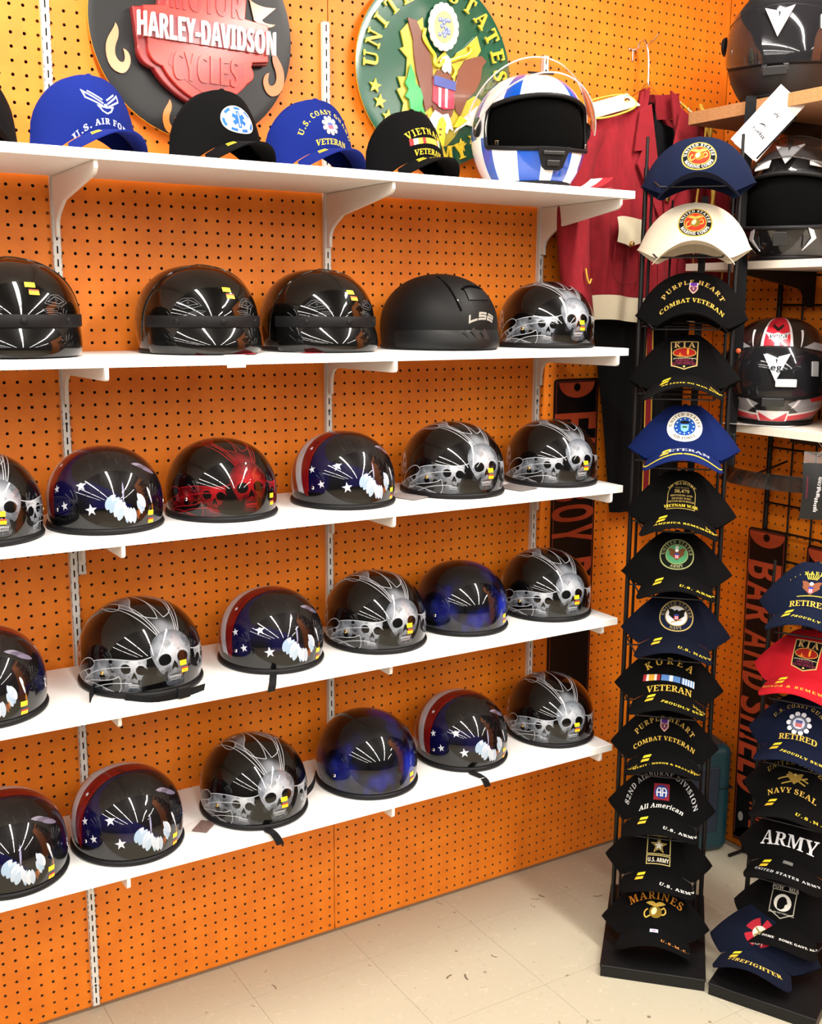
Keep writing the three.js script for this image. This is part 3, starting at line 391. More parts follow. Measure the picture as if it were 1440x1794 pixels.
{ const t = thing('plastic_pouch', 'crumpled clear pouch with a dark card between two helmets on the lowest shelf', 'pouch', [0.205, shelfTop[4] + 0.0004, 0.215], 0.5); const r = rng(4); const jit = Array.from({ length: 60 }, () => r() * 0.006);
  part(t, 'card', rbox(0.05, 0.0012, 0.034, 0.0005, 0, 0.0022, 0, 1).rotateY(0.3), std({ color: lin(0.16, 0.1, 0.09), roughness: 0.5 })); part(t, 'film', grid(8, 5, (u, v) => [(u - 0.5) * 0.09, 0.004 + jit[Math.round(u * 8) * 6 + Math.round(v * 5)], (v - 0.5) * 0.055]), phys({ color: 0xffffff, transmission: 1, roughness: 0.15, thickness: 0, side: THREE.DoubleSide })); }
leaflet('dark printed card lying behind the rightmost helmet of the fourth shelf', 1.222, shelfTop[3], 0.12, 0.06, 0.08, 0.3, 0.002, std({ color: lin(0.18, 0.15, 0.14), roughness: 0.4 }));
leaflet('dark printed card lying between two skull helmets on the middle shelf', 1.0, shelfTop[2], 0.22, 0.06, 0.09, 0.2, 0.002, std({ color: lin(0.2, 0.18, 0.18), roughness: 0.4 }));
leaflet('pale printed card beside the flag helmet on the middle shelf', 0.71, shelfTop[2], 0.2, 0.05, 0.09, 0.3, 0.002, std({ color: lin(0.3, 0.27, 0.27), roughness: 0.4 }));

// ---------- matte black helmet with chrome lettering ----------
const LS = domeOf(0.126, 0.15, 0.166, { p: 2.1, y0f: 0.3, tuck: 0.04, bulge: (az, s) => 0.012 * Math.max(0, Math.sin((s - 0.25) * 9)) * (Math.abs(az) < 1.2 ? 1 : 0) * 0.4 });
const lsTex = canvasTex(1024, 1024, (c, S) => { const r = rng(3); c.fillStyle = '#141516'; c.fillRect(0, 0, S, S); for (let i = 0; i < 500; i++) { c.fillStyle = `rgba(60,62,64,${r() * 0.06})`; c.beginPath(); c.arc(r() * S, r() * S, 2 + r() * 14, 0, 7); c.fill(); }
  onDome(c, S, LS, 0.16, 0.70, (k) => { k.scale(1.2, 1.1); k.transform(1, 0, -0.35, 1, 0, 0); k.strokeStyle = '#c9c7be'; k.lineWidth = 4.2; k.lineJoin = 'miter'; k.beginPath(); k.moveTo(-32, -7); k.lineTo(-32, 6); k.lineTo(-12, 6); k.moveTo(12, -5.5); k.lineTo(-7, -5.5); k.lineTo(-7, 0.2); k.lineTo(10, 0.2); k.lineTo(10, 6); k.lineTo(-10, 6); k.moveTo(17, -5.5); k.lineTo(34, -5.5); k.lineTo(34, 0.2); k.lineTo(17, 0.2); k.lineTo(17, 6); k.lineTo(36, 6); k.stroke(); });
  onDome(c, S, LS, -0.3, 0.56, (k) => { k.fillStyle = '#d8d8d4'; k.beginPath(); k.arc(0, 0, 2.6, 0, 7); k.fill(); }); });
{ const t = thing('matte_black_helmet', 'matte black helmet with pale lettering between a black and a skull helmet', 'helmet', [0.818, shelfTop[1] + 0.0002, 0.158], 0.0);
  part(t, 'shell', domeGeo(LS, 48, 96, 0, 0.985), phys({ map: lsTex, roughness: 0.55, color: lin(0.5, 0.5, 0.5), specularIntensity: 0.4 })); part(t, 'liner', merge(domeGeo(LS, 14, 40, 0, 0.98, -0.008), new THREE.CircleGeometry(1, 40).rotateX(Math.PI / 2).scale(0.108, 1, 0.13).translate(0, 0.007, 0)), M.liner);
  const mat2 = phys({ color: lin(0.008, 0.0085, 0.009), roughness: 0.45, specularIntensity: 0.5 }), pathOn = (pts, r, n = 24) => tube(pts.map(([az, s]) => { const q = LS.at(az, s, 0.0002); return [q.x, q.y, q.z]; }), r, n, 6);
  part(t, 'edge_trim', tube(Array.from({ length: 60 }, (_, i) => { const q = LS.at(i / 60 * 2 * Math.PI, 0.985); return [q.x, Math.max(0.005, q.y), q.z]; }), 0.005, 120, 8, true), M.rubber);
  part(t, 'vent_slot', pathOn([[-0.12, 0.44], [0.05, 0.405], [0.35, 0.405], [0.62, 0.44]], 0.0034), M.liner); part(t, 'vent_cover', merge(domePatch(LS, 0.24, 0.5, 0.07, 0.03, 0.0022, 0, 8, 4)), mat2);
  part(t, 'crease', pathOn([[-0.7, 0.22], [-0.42, 0.42], [-0.3, 0.6], [-0.26, 0.66]], 0.0024), M.liner);
  part(t, 'peak', arcBand(LS, -1.45, 1.45, [[0.99, 0.044, 0.012], [1.0, 0.036, 0.03], [1.0, 0.02, 0.045], [0.99, 0.006, 0.055], [0.97, 0.004, 0.045]], 48), mat2);
  for (const [az, w, h, roll] of [[-0.12, 0.045, 0.006, 0.7], [0.02, 0.05, 0.009, 0.85], [0.2, 0.04, 0.012, 0.9]]) part(t, 'peak_fin', domePatch(LS, az, 0.885, w, h, 0.0075, roll, 8, 2), std({ color: lin(0.018, 0.0185, 0.02), roughness: 0.5 }));
  [[0.85, 0.86], [0.9, 0.875]].forEach(([az, s], i) => part(t, 'price_sticker', domePatch(LS, az, s, 0.006, 0.022, 0.008, -0.4), i ? saleMat : priceMat));
}
// ---------- caps ----------
const CW = 0.134, CH = 0.108;
const capTop = (s) => 1 - 0.84 * Math.pow(Math.max(0, (Math.abs(s) - 0.24) / 0.76), 1.3);
const capTopRound = (s) => 0.1 + 0.9 * Math.pow(Math.max(0, 1 - Math.pow(Math.abs(s), 2.3)), 0.72);
const crownFoot = (s) => { const k = Math.min(Math.abs(s), 0.62) / 0.62, o = Math.max(0, Math.abs(s) - 0.62) / 0.38; return -0.028 * k * k + 0.036 * Math.pow(o, 1.2); };
const shelfFoot = (s) => { const k = Math.min(Math.abs(s), 0.62) / 0.62, o = Math.max(0, Math.abs(s) - 0.62) / 0.38; return -0.028 * k * k - 0.019 * Math.min(1, o * 2.2); };
function crownAt(s, t, foot = crownFoot) { const zf = 0.075, f = foot === crownFoot ? capTop(s) : capTopRound(s), b = foot(s), y = b + t * Math.max(0.006, CH * f - b), w = 1 - s * s; return V(s * CW * (1 - 0.05 * t), y, zf * Math.pow(Math.max(0, w), 0.7) * (1 - 0.62 * Math.pow(t, 2.4)) - 0.012 * s * s); }
function crownBack(s, t, foot) { const q = crownAt(s, t, foot); q.z = q.z * 0.12 - 0.024 * (1 - s * s) * (1 - t) - 0.012 * s * s * 0.88; return q; }
const MMX = 1 / 0.26;
const openFoot = (s) => crownFoot(s);
const makeCrown = (foot) => { const f = grid(40, 18, (u, v) => { const s = u * 2 - 1, q = crownAt(s, v, foot); return [q.x, q.y, q.z, 0.5 + s * 0.134 * MMX, 0.5 + v * (foot === crownFoot ? capTop(s) : capTopRound(s)) * 0.118 * MMX]; }); const b = grid(40, 10, (u, v) => { const s = u * 2 - 1, q = crownBack(s, v, foot); return [q.x, q.y, q.z, 0.5 + s * 0.134 * MMX, 0.985]; }, true); return merge(f, b, grid(40, 1, (u, v) => { const s = u * 2 - 1, a = crownAt(s, 1, foot), k = crownBack(s, 1, foot); a.lerp(k, v); return [a.x, a.y, a.z, 0.5 + s * 0.134 * MMX, 0.985]; })); };
const crownRack = makeCrown(crownFoot), crownShelf = makeCrown(shelfFoot), crownOpen = makeCrown(openFoot);
function brimMaker(pitch, arch, len = 0.072) {
  const at = (a, d, off = 0) => { const base = crownAt(a * 0.62, 0), L = len * (0.42 + 0.58 * Math.sqrt(Math.max(0, 1 - Math.pow(Math.abs(a), 2.6)))), dl = d * L; return V(base.x * (1 + 0.12 * d), base.y + 0.001 - dl * Math.sin(pitch) - arch * a * a * (0.2 + 0.8 * d) + off, base.z + dl * Math.cos(pitch) * (1 - 0.25 * a * a)); };
  const uv = (a, d) => [0.5 + a * 0.088 * MMX, 0.5 - d * len * MMX];
  const top = grid(32, 8, (u, v) => { const a = u * 2 - 1, q = at(a, v); return [q.x, q.y, q.z, ...uv(a, v)]; }, true), bot = grid(32, 8, (u, v) => { const a = u * 2 - 1, q = at(a, v, -0.003); return [q.x, q.y, q.z, 0.02, 0.02]; });
  const rim = grid(32, 1, (u, v) => { const a = u * 2 - 1, q = at(a, 1, -0.003 * v); return [q.x, q.y, q.z, 0.02, 0.02]; }, true), ends = [-1, 1].map((a) => grid(1, 8, (u, v) => { const q = at(a, v, -0.003 * u); return [q.x, q.y, q.z, 0.02, 0.02]; }, a > 0));
  const patch = (a, d, w, h, sk) => grid(4, 2, (u, v) => { const q = at(a + (u - 0.5) * w / 0.088 + sk * (v - 0.5), d + (v - 0.5) * h / len, 0.0009); return [q.x, q.y, q.z, u, 1 - v]; }, true);
  return { geo: merge(top, bot, rim, ends), patch, at };
}
const brimRack = brimMaker(0.62, 0.012, 0.068), brimShelf = brimMaker(0.12, 0.016, 0.066);
const sweatGeo = grid(24, 2, (u, v) => { const s = (u * 2 - 1) * 0.58, q = crownAt(s, 0.0); return [q.x * 0.96, q.y + 0.003 + v * 0.022, q.z - 0.009]; }, true);
const capButton = (() => { const q = crownAt(0, 1); return new THREE.SphereGeometry(0.0075, 12, 8).scale(1, 0.6, 1).translate(0, q.y + 0.001, q.z * 0.55); })();
// drawing in mm, origin where crown meets brim, x right, y down
function capTex(base, draw) { return canvasTex(512, 512, (c, S) => { c.fillStyle = base; c.fillRect(0, 0, S, S); const r = rng(9); for (let i = 0; i < 5000; i++) { c.fillStyle = r() < 0.4 ? 'rgba(255,255,255,0.018)' : 'rgba(0,0,0,0.1)'; c.fillRect(r() * S, r() * S, 3, 1); } c.save(); c.translate(S / 2, S / 2); c.scale(S / 260, S / 260); c.textAlign = 'center'; c.textBaseline = 'alphabetic'; for (const [y0, y1, k] of [[-140, 0, 1.3], [0, 140, 1.3]]) { c.save(); c.beginPath(); c.rect(-140, y0, 280, y1 - y0); c.clip(); if (y0 === 0) c.translate(0, -8); c.scale(k, y0 ? k : 1.12); draw(c); c.restore(); } c.restore(); }); }
const GOLD = '#d9b34a', WHITE = '#eceae2', YEL = '#e8c93c';
function txt(c, s, x, y, size, col = GOLD, font = 'bold', fam = 'serif', sx = 1) { c.save(); c.translate(x, y); c.scale(sx, 1); c.font = `${font} ${size}px ${fam}`; c.fillStyle = col; c.fillText(s, 0, 0); c.restore(); }
function arcTxt(c, s, x, y, R, size, col = GOLD, gap = 1, fam = 'serif', font = 'bold') { // R > 0: arch; R < 0: smile; (x, y) top of the arc
  c.font = `${font} ${size}px ${fam}`; const ws = [...s].map((k) => c.measureText(k).width + gap), tot = ws.reduce((a, b) => a + b, 0); let p = -tot / 2;
  [...s].forEach((k, i) => { const a = (p + ws[i] / 2) / R; p += ws[i]; c.save(); c.translate(x, y + R); c.rotate(a); c.translate(0, -R); c.fillStyle = col; c.fillText(k, 0, 0); c.restore(); });
}
function ringSeal(c, x, y, r, rim, band, field, top, bottom, letter, inner) { const disc = (q, f) => { c.fillStyle = f; c.beginPath(); c.arc(x, y, q, 0, 7); c.fill(); }; disc(r, rim); disc(r * 0.93, band); disc(r * 0.66, rim); disc(r * 0.61, field); const fs = r * 0.25; if (top) arcTxt(c, top, x, y - r * 0.71, r * 0.71, fs, letter, 0.4); if (bottom) arcTxt(c, bottom, x, y + r * 0.88, -r * 0.88, fs, letter, 0.6); inner && inner(); }
function globeAnchor(c, x, y, k, col = '#c9a648') { c.save(); c.translate(x, y); c.scale(k, k); c.strokeStyle = col; c.lineWidth = 1.4; c.beginPath(); c.moveTo(-9, 7); c.lineTo(8, -4); c.moveTo(8, -4); c.arc(6, -1, 4, -1, 2.2); c.moveTo(-9, 7); c.arc(-6, 3, 5, 2.2, 4.4); c.stroke(); c.fillStyle = '#7d6420'; c.beginPath(); c.arc(0, 1, 6.2, 0, 7); c.fill(); c.fillStyle = '#e8d8a0'; c.beginPath(); c.ellipse(-1.5, 0, 2.6, 4, 0.4, 0, 7); c.fill(); c.fillStyle = col; c.beginPath(); c.moveTo(-10, -8); c.quadraticCurveTo(-4, -12, 0, -8); c.quadraticCurveTo(5, -12, 10, -8); c.quadraticCurveTo(5, -5, 0, -4.5); c.quadraticCurveTo(-5, -5, -10, -8); c.fill(); c.restore(); }
function eagle(c, x, y, k, body = '#6b4326', shield = true, head = '#efeee8') { c.save(); c.translate(x, y); c.scale(k, k); c.fillStyle = body; c.beginPath(); c.moveTo(0, -4); c.quadraticCurveTo(-5, -10, -11, -9); c.lineTo(-9, -4); c.lineTo(-9.5, -1); c.lineTo(-6.5, 2); c.lineTo(-4, 4); c.lineTo(0, 8); c.lineTo(4, 4); c.lineTo(6.5, 2); c.lineTo(9.5, -1); c.lineTo(9, -4); c.lineTo(11, -9); c.quadraticCurveTo(5, -10, 0, -4); c.fill(); c.fillStyle = head; c.beginPath(); c.arc(0, -6, 2.2, 0, 7); c.fill(); if (shield) { c.fillStyle = '#c4455a'; c.fillRect(-2.8, -1, 5.6, 6); c.fillStyle = '#f2dce0'; c.fillRect(-1.4, 0.4, 1, 4.6); c.fillRect(0.6, 0.4, 1, 4.6); c.fillStyle = '#27408f'; c.fillRect(-2.8, -2.2, 5.6, 2.4); } c.restore(); }
function purpleHeart(c, x, y) { c.fillStyle = '#d9cfe2'; c.fillRect(x - 8, y - 13, 16, 8); c.fillStyle = '#5b2f86'; c.fillRect(x - 6, y - 13, 12, 8); const h = (k0, f) => { const k = k0 * 1.3; c.fillStyle = f; c.beginPath(); c.moveTo(x, y + 9 * k); c.bezierCurveTo(x - 11 * k, y, x - 6 * k, y - 8 * k, x, y - 3 * k); c.bezierCurveTo(x + 6 * k, y - 8 * k, x + 11 * k, y, x, y + 9 * k); c.fill(); }; h(1, '#c79a86'); h(0.72, '#5d3152'); c.fillStyle = '#b88c72'; c.fillRect(x - 1.2, y - 2, 2.4, 5); }
function shieldKia(c, x, y) { c.fillStyle = '#0d0c0c'; c.strokeStyle = '#c3a566'; c.lineWidth = 1.6; c.beginPath(); c.moveTo(x - 20, y - 24); c.lineTo(x + 20, y - 24); c.lineTo(x + 18, y + 17); c.lineTo(x, y + 25); c.lineTo(x - 18, y + 17); c.closePath(); c.fill(); c.stroke(); txt(c, 'K I A', x, y - 13, 13, '#d0a86a'); c.fillStyle = '#c9a44c'; c.beginPath(); c.ellipse(x, y - 4, 17, 8.4, 0, 0, 7); c.fill(); c.fillStyle = '#8d1d16'; c.beginPath(); c.ellipse(x, y - 4, 16, 7.5, 0, 0, 7); c.fill(); c.fillStyle = '#e0902c'; c.beginPath(); c.ellipse(x + 5, y - 5, 1.6, 6, 0, 0, 7); c.fill(); c.fillRect(x - 7, y - 3, 1.4, 5); c.fillRect(x - 10, y + 1, 8, 1); marks(c, x - 16, y + 5, 32, 2.2, '#c9c0a0', 8); txt(c, 'AMERICA', x, y + 12, 5.4, '#8e2a4a'); txt(c, 'REMEMBERS', x, y + 17, 5.4, '#8e2a4a'); c.fillStyle = '#d9b878'; star(c, x, y + 20.5, 2.6); }
function leaves(c, x, y, k = 1, flip = 1, col = '#d4b43c') { c.save(); c.translate(x, y); c.scale(flip * k, k); c.rotate(-0.5); for (let i = 0; i < 7; i++) { c.fillStyle = i % 2 ? col : '#8f7420'; c.beginPath(); c.ellipse(i * 2.6, (i % 2 ? 1.6 : -1.6), 2.3, 1.3, i % 2 ? 0.6 : -0.6, 0, 7); c.fill(); } c.restore(); }
const big = (k, y, f) => (c) => { c.save(); c.translate(0, y * (1 - k)); c.scale(k, k); f(c); c.restore(); };
const usmc = (c, rim) => ringSeal(c, 0, -44, 31, '#c7a548', '#11131a', '#c6301f', 'UNITED STATES', 'MARINE CORPS', '#efe9d6', () => globeAnchor(c, 0, -44, 1.45));
const CAPS = {
  usmcNavy: ['#0e1730', (c) => { usmc(c); arcTxt(c, 'U.S.M.C. ★', 30, 44, -150, 6, '#d9b24a', 1.2, 'sans-serif'); }],
  usmcWhite: ['#d9cfba', (c) => { usmc(c); txt(c, 'U.S.M.C.', 34, 44, 7, '#2a2520', 'italic', 'serif'); }],
  purple: ['#040405', (c) => { arcTxt(c, 'PURPLE HEART', 0, -62, 64, 13, '#c9a552', 1.5); purpleHeart(c, 0, -52); arcTxt(c, 'COMBAT VETERAN', 0, -24, 140, 11.5, GOLD, 0.3); arcTxt(c, 'MERIT · HONOR & BRAVERY', 2, 46, 200, 7, YEL, 0.6); leaves(c, -62, 50, 1, 1); leaves(c, 64, 50, 1, -1); }],
  kia: ['#040405', (c) => { big(1.25, -38, (c) => shieldKia(c, 0, -42))(c); arcTxt(c, 'WE LEAVE NO MAN BEHIND', 18, 53, -170, 7.5, YEL, 0.5); leaves(c, 64, 42, 1.2, -1); }],
  airForce: ['#0c1c50', (c) => { big(1.2, -40, (c) => ringSeal(c, 0, -42, 27, '#e6e2d4', '#e6e2d4', '#1d4ea0', 'UNITED STATES', 'AIR FORCE', '#2b2417', () => { c.fillStyle = '#f2f2f0'; for (let i = 0; i < 12; i++) { const a = i * 0.524; c.beginPath(); c.arc(13.4 * Math.cos(a), -42 + 13.4 * Math.sin(a), 1.1, 0, 7); c.fill(); } c.fillStyle = '#1a1714'; c.beginPath(); c.ellipse(0, -49, 7, 2.6, 0, 0, 7); c.fill(); c.fillStyle = '#7fb8d8'; c.beginPath(); c.moveTo(-6.5, -45); c.lineTo(6.5, -45); c.lineTo(5.5, -35); c.lineTo(0, -31); c.lineTo(-5.5, -35); c.closePath(); c.fill(); c.fillStyle = '#37602f'; c.fillRect(-3.4, -42, 6.8, 3.2); }))(c); txt(c, 'VETERAN', 4, 28, 14, '#c7c9cf', 'bold', 'serif', 1.3); c.strokeStyle = '#e5bf2c'; c.lineWidth = 5; c.lineCap = 'round'; for (const m of [-1, 1]) { c.beginPath(); c.moveTo(m * 3, 42); c.quadraticCurveTo(m * 40, 40, m * 72, 56); c.stroke(); } }],
  vietnamMemory: ['#040405', (c) => { c.strokeStyle = '#b39a55'; c.lineWidth = 1.2; c.beginPath(); c.moveTo(-25, -10); c.lineTo(-25, -42); c.quadraticCurveTo(-20, -66, 0, -68); c.quadraticCurveTo(20, -66, 25, -42); c.lineTo(25, -10); c.closePath(); c.stroke(); arcTxt(c, 'IN MEMORY', 0, -60, 30, 7.5, '#c2a65a', 0.6); txt(c, '1959 TO 1975', 0, -51, 4, '#9a834a'); txt(c, '58,479', 0, -42, 9, '#c2a65a'); txt(c, 'BROTHERS AND', 0, -35, 5, '#b89c52'); txt(c, 'SISTERS WHO', 0, -29, 5, '#b89c52'); txt(c, 'NEVER RETURNED', 0, -23, 5, '#b89c52'); txt(c, 'VIETNAM WAR', 0, -13, 8, YEL); arcTxt(c, 'AMERICA REMEMBERS', 12, 54, -170, 9, YEL, 0.8); leaves(c, 64, 42, 1.2, -1); }],
  armySeal: ['#040405', (c) => { big(1.18, -40, (c) => ringSeal(c, 0, -42, 27, '#9aa06a', '#0e1410', '#4c8f63', 'UNITED STATES', 'ARMY', '#a6a878', () => { eagle(c, 0, -41, 1.25); c.fillStyle = '#c8cdbd'; c.beginPath(); c.arc(0, -54, 3, 0, 7); c.fill(); }))(c); arcTxt(c, 'U.S. ARMY', 38, 56, -110, 11, YEL, 1.2); }],
  navySeal: ['#080d1d', (c) => { big(1.18, -38, (c) => ringSeal(c, 0, -40, 27, '#b9a25c', '#141a35', '#d9d9e2', 'UNITED STATES', 'NAVY', '#a8945a', () => { eagle(c, 0, -40, 1.3, '#191715', true, '#191715'); c.strokeStyle = '#b58a2c'; c.lineWidth = 1.6; c.beginPath(); c.moveTo(-8, -28); c.lineTo(9, -34); c.stroke(); }))(c); arcTxt(c, 'U.S. NAVY', 37, 55, -110, 11, YEL, 1); }],
  korea: ['#040405', (c) => { arcTxt(c, 'KOREA', 0, -56, 74, 18, GOLD, 6); const rb = [['#9c2c33', 6], ['#e6dccf', 5], ['#d8a23a', 10], ['#e6dccf', 5], ['#9c2c33', 6], ['#040405', 2], ['#5a86c4', 15], ['#dfe6f2', 7], ['#5a86c4', 14], ['#040405', 2]]; let p = -48; c.save(); c.translate(0, -28); c.rotate(0.06); for (const [f, w] of rb) { c.fillStyle = f; c.fillRect(p, -6, w, 12); p += w; } for (let i = 0; i < 10; i++) { c.fillStyle = i % 2 ? '#e6ecf6' : '#6d95cf'; c.fillRect(p + i * 2.4, -6, 2.4, 12); } c.restore(); txt(c, 'VETERAN', 2, -2, 17, GOLD); arcTxt(c, 'PROUDLY SERVED', 37, 54, -110, 10, YEL, 0.8); leaves(c, 64, 38, 1.2, -1); }],
  airborne: ['#040405', (c) => { arcTxt(c, '82ND AIRBORNE DIVISION', 0, -76, 62, 12, '#b9babd', 0.8); c.fillStyle = '#8d2635'; c.fillRect(-15, -61, 30, 32); c.fillStyle = '#27408f'; c.beginPath(); c.arc(0, -45, 13, 0, 7); c.fill(); c.strokeStyle = '#ecebf2'; c.lineWidth = 2.4; for (const m of [-1, 1]) { c.beginPath(); c.moveTo(m * 1.8, -36); c.lineTo(m * 1.8, -52); c.quadraticCurveTo(m * 9, -54, m * 9, -44); c.lineTo(m * 8, -36); c.moveTo(m * 2, -44); c.lineTo(m * 9, -44); c.stroke(); } arcTxt(c, 'All American', 0, -14, 160, 12, WHITE, 0.2, 'serif', 'italic bold'); arcTxt(c, 'U.S. ARMY', 37, 54, -110, 11, WHITE, 1); }],
  armyStar: ['#040405', (c) => { c.strokeStyle = '#c9b878'; c.lineWidth = 1.8; c.strokeRect(-22, -66, 44, 34); c.fillStyle = '#c6a850'; star(c, 0, -48, 17); c.fillStyle = '#111'; star(c, 0, -48, 12.5); c.fillStyle = '#e3e0d2'; star(c, 0, -48, 10); c.strokeRect(-22, -29, 44, 17); txt(c, 'U.S. ARMY', 0, -16.5, 11.5, '#eee7d2', 'bold', 'sans-serif', 0.72); arcTxt(c, 'U.S. ARMY', 37, 54, -110, 11.5, WHITE, 1); }],
  marines: ['#040405', (c) => { arcTxt(c, 'MARINES', 0, -56, 96, 20, '#d0862e', 1); globeAnchor(c, 0, -32, 1.9); arcTxt(c, 'U.S.M.C.', 37, 54, -110, 10, '#dd8f43', 1.6); c.fillStyle = '#b9c0d6'; c.fillRect(-9, 14, 16, 11); c.fillStyle = '#a07f9a'; c.fillRect(-4, 17, 6, 5); }],
  navyRetired: ['#0b1328', (c) => { arcTxt(c, '· · · NAVY · · ·', 0, -66, 60, 9, YEL, 2); eagle(c, 0, -38, 1.6, '#7d4a33'); c.strokeStyle = YEL; c.lineWidth = 1.4; c.beginPath(); c.moveTo(-22, -22); c.lineTo(22, -26); c.stroke(); for (let i = -3; i <= 3; i++) { c.beginPath(); c.moveTo(i * 2.4, -56); c.lineTo(i * 4.4, -68); c.stroke(); } txt(c, 'RETIRED', 0, -4, 15, GOLD); arcTxt(c, 'PROUDLY SERVED', 26, 50, -120, 9, YEL, 1.4); }],
  kiaRed: ['#a51420', (c) => { big(1.2, -36, (c) => shieldKia(c, 0, -40))(c); arcTxt(c, 'HONOR & REMEMBER', 0, 52, -170, 10, '#d9a83a', 2); }],
  coastRetired: ['#0a1126', (c) => { arcTxt(c, 'U.S. COAST GUARD', 0, -66, 60, 9.5, '#b99e4c', 1.2); c.fillStyle = '#d6d8e0'; for (let i = 0; i < 10; i++) { const a = i * 0.628; c.beginPath(); c.arc(18 * Math.cos(a), -36 + 18 * Math.sin(a), 4.6, 0, 7); c.fill(); } c.fillStyle = '#5d6478'; c.beginPath(); c.arc(0, -36, 15, 0, 7); c.fill(); c.fillStyle = '#c9cedd'; c.beginPath(); c.arc(0, -36, 10.5, 0, 7); c.fill(); c.fillStyle = '#b96a70'; c.fillRect(-6, -37, 12, 8); c.fillStyle = '#4a5a94'; c.fillRect(-6, -42, 12, 5); txt(c, 'RETIRED', 2, -4, 15, GOLD); arcTxt(c, 'PROUDLY SERVED', 26, 52, -120, 9, YEL, 1); }],
  seal: ['#040405', (c) => { arcTxt(c, 'UNITED STATES', 0, -64, 74, 12, '#a58f44', 1.2); c.strokeStyle = '#a58a3e'; c.lineWidth = 2.6; c.beginPath(); c.moveTo(-28, -34); c.quadraticCurveTo(0, -48, 26, -36); c.moveTo(-20, -26); c.lineTo(24, -44); c.moveTo(-14, -44); c.lineTo(22, -30); c.stroke(); eagle(c, 2, -38, 1.3, '#8d7434', false, '#b79c52'); arcTxt(c, 'NAVY SEAL', 0, -10, 160, 14, '#cfa84a', 0.6); arcTxt(c, 'U.S.N.', 37, 53, -110, 11, YEL, 2); }],
  army: ['#040405', (c) => { c.lineWidth = 1.6; txt(c, 'ARMY', 0, -26, 34, '#d6d8de', 'bold', 'serif', 0.98); arcTxt(c, 'UNITED STATES ARMY', 8, 52, -150, 8.6, '#cfd0d4', 1.2); c.fillStyle = '#6a6a66'; c.fillRect(-2, 10, 18, 9); }],
  pow: ['#040405', (c) => { c.strokeStyle = '#b8b5a8'; c.lineWidth = 1.6; c.fillStyle = '#0a0a0b'; c.beginPath(); c.moveTo(-22, -62); c.lineTo(22, -62); c.lineTo(22, -24); c.lineTo(0, -10); c.lineTo(-22, -24); c.closePath(); c.fill(); c.stroke(); txt(c, 'POW ★ MIA', 0, -63, 9, '#cfccc2'); c.fillStyle = '#d8d6ce'; c.beginPath(); c.arc(0, -40, 16, 0, 7); c.fill(); c.fillStyle = '#0a0a0b'; c.beginPath(); c.moveTo(-8, -28); c.bezierCurveTo(-14, -48, 0, -56, 6, -48); c.lineTo(9, -40); c.lineTo(5, -37); c.lineTo(4, -31); c.lineTo(-1, -27); c.closePath(); c.fill(); txt(c, 'YOU ARE NOT FORGOTTEN', 0, -19, 3.4, '#cfccc2'); arcTxt(c, 'ALL GAVE SOME ★ SOME GAVE ALL', 4, 50, -150, 7.4, WHITE, 0.3); }],
  fire: ['#090f20', (c) => { c.fillStyle = '#9c2230'; for (let i = 0; i < 4; i++) { c.save(); c.translate(0, -38); c.rotate(i * Math.PI / 2 + Math.PI / 4); c.beginPath(); c.moveTo(-8, -8); c.lineTo(-15, -24); c.quadraticCurveTo(0, -30, 15, -24); c.lineTo(8, -8); c.fill(); c.restore(); } c.fillStyle = '#d5c9b8'; c.beginPath(); c.arc(0, -38, 13, 0, 7); c.fill(); c.strokeStyle = '#7c6a35'; c.lineWidth = 3; c.beginPath(); c.moveTo(-9, -30); c.lineTo(9, -46); c.moveTo(9, -30); c.lineTo(-9, -46); c.stroke(); txt(c, 'DEPT', 0, -14, 9, '#efe7de', 'bold', 'sans-serif'); arcTxt(c, 'FIREFIGHTER', 6, 52, -110, 13, GOLD, 1); }],
  airForceWing: ['#10206a', (c) => { c.strokeStyle = '#eef2f8'; c.lineWidth = 2.4; for (const m of [-1, 1]) { c.beginPath(); c.moveTo(m * 4, -42); c.lineTo(m * 34, -62); c.lineTo(m * 32, -52); c.lineTo(m * 6, -38); c.moveTo(m * 4, -48); c.lineTo(m * 26, -62); c.moveTo(m * 3, -36); c.lineTo(m * 14, -38); c.lineTo(m * 8, -30); c.lineTo(0, -26); c.stroke(); } c.fillStyle = '#9db8e8'; c.beginPath(); c.arc(0, -38, 4, 0, 7); c.fill(); arcTxt(c, 'U.S. AIR FORCE', 0, -9, 130, 13, '#f1f3f7', 1, 'serif'); }],
  ems: ['#040405', (c) => { c.fillStyle = '#f1f3f6'; c.beginPath(); c.ellipse(0, -38, 36, 24, 0, 0, 7); c.fill(); c.strokeStyle = '#2d62b4'; c.lineWidth = 5; c.setLineDash([14, 9]); c.beginPath(); c.ellipse(0, -38, 31, 19.5, 0, 0, 7); c.stroke(); c.setLineDash([]); c.fillStyle = '#2d62b4'; for (let i = 0; i < 3; i++) { c.save(); c.translate(0, -38); c.rotate(i * Math.PI / 3); c.fillRect(-4, -15, 8, 30); c.restore(); } c.strokeStyle = '#fff'; c.lineWidth = 1.6; c.beginPath(); c.moveTo(0, -50); c.lineTo(0, -26); c.stroke(); }],
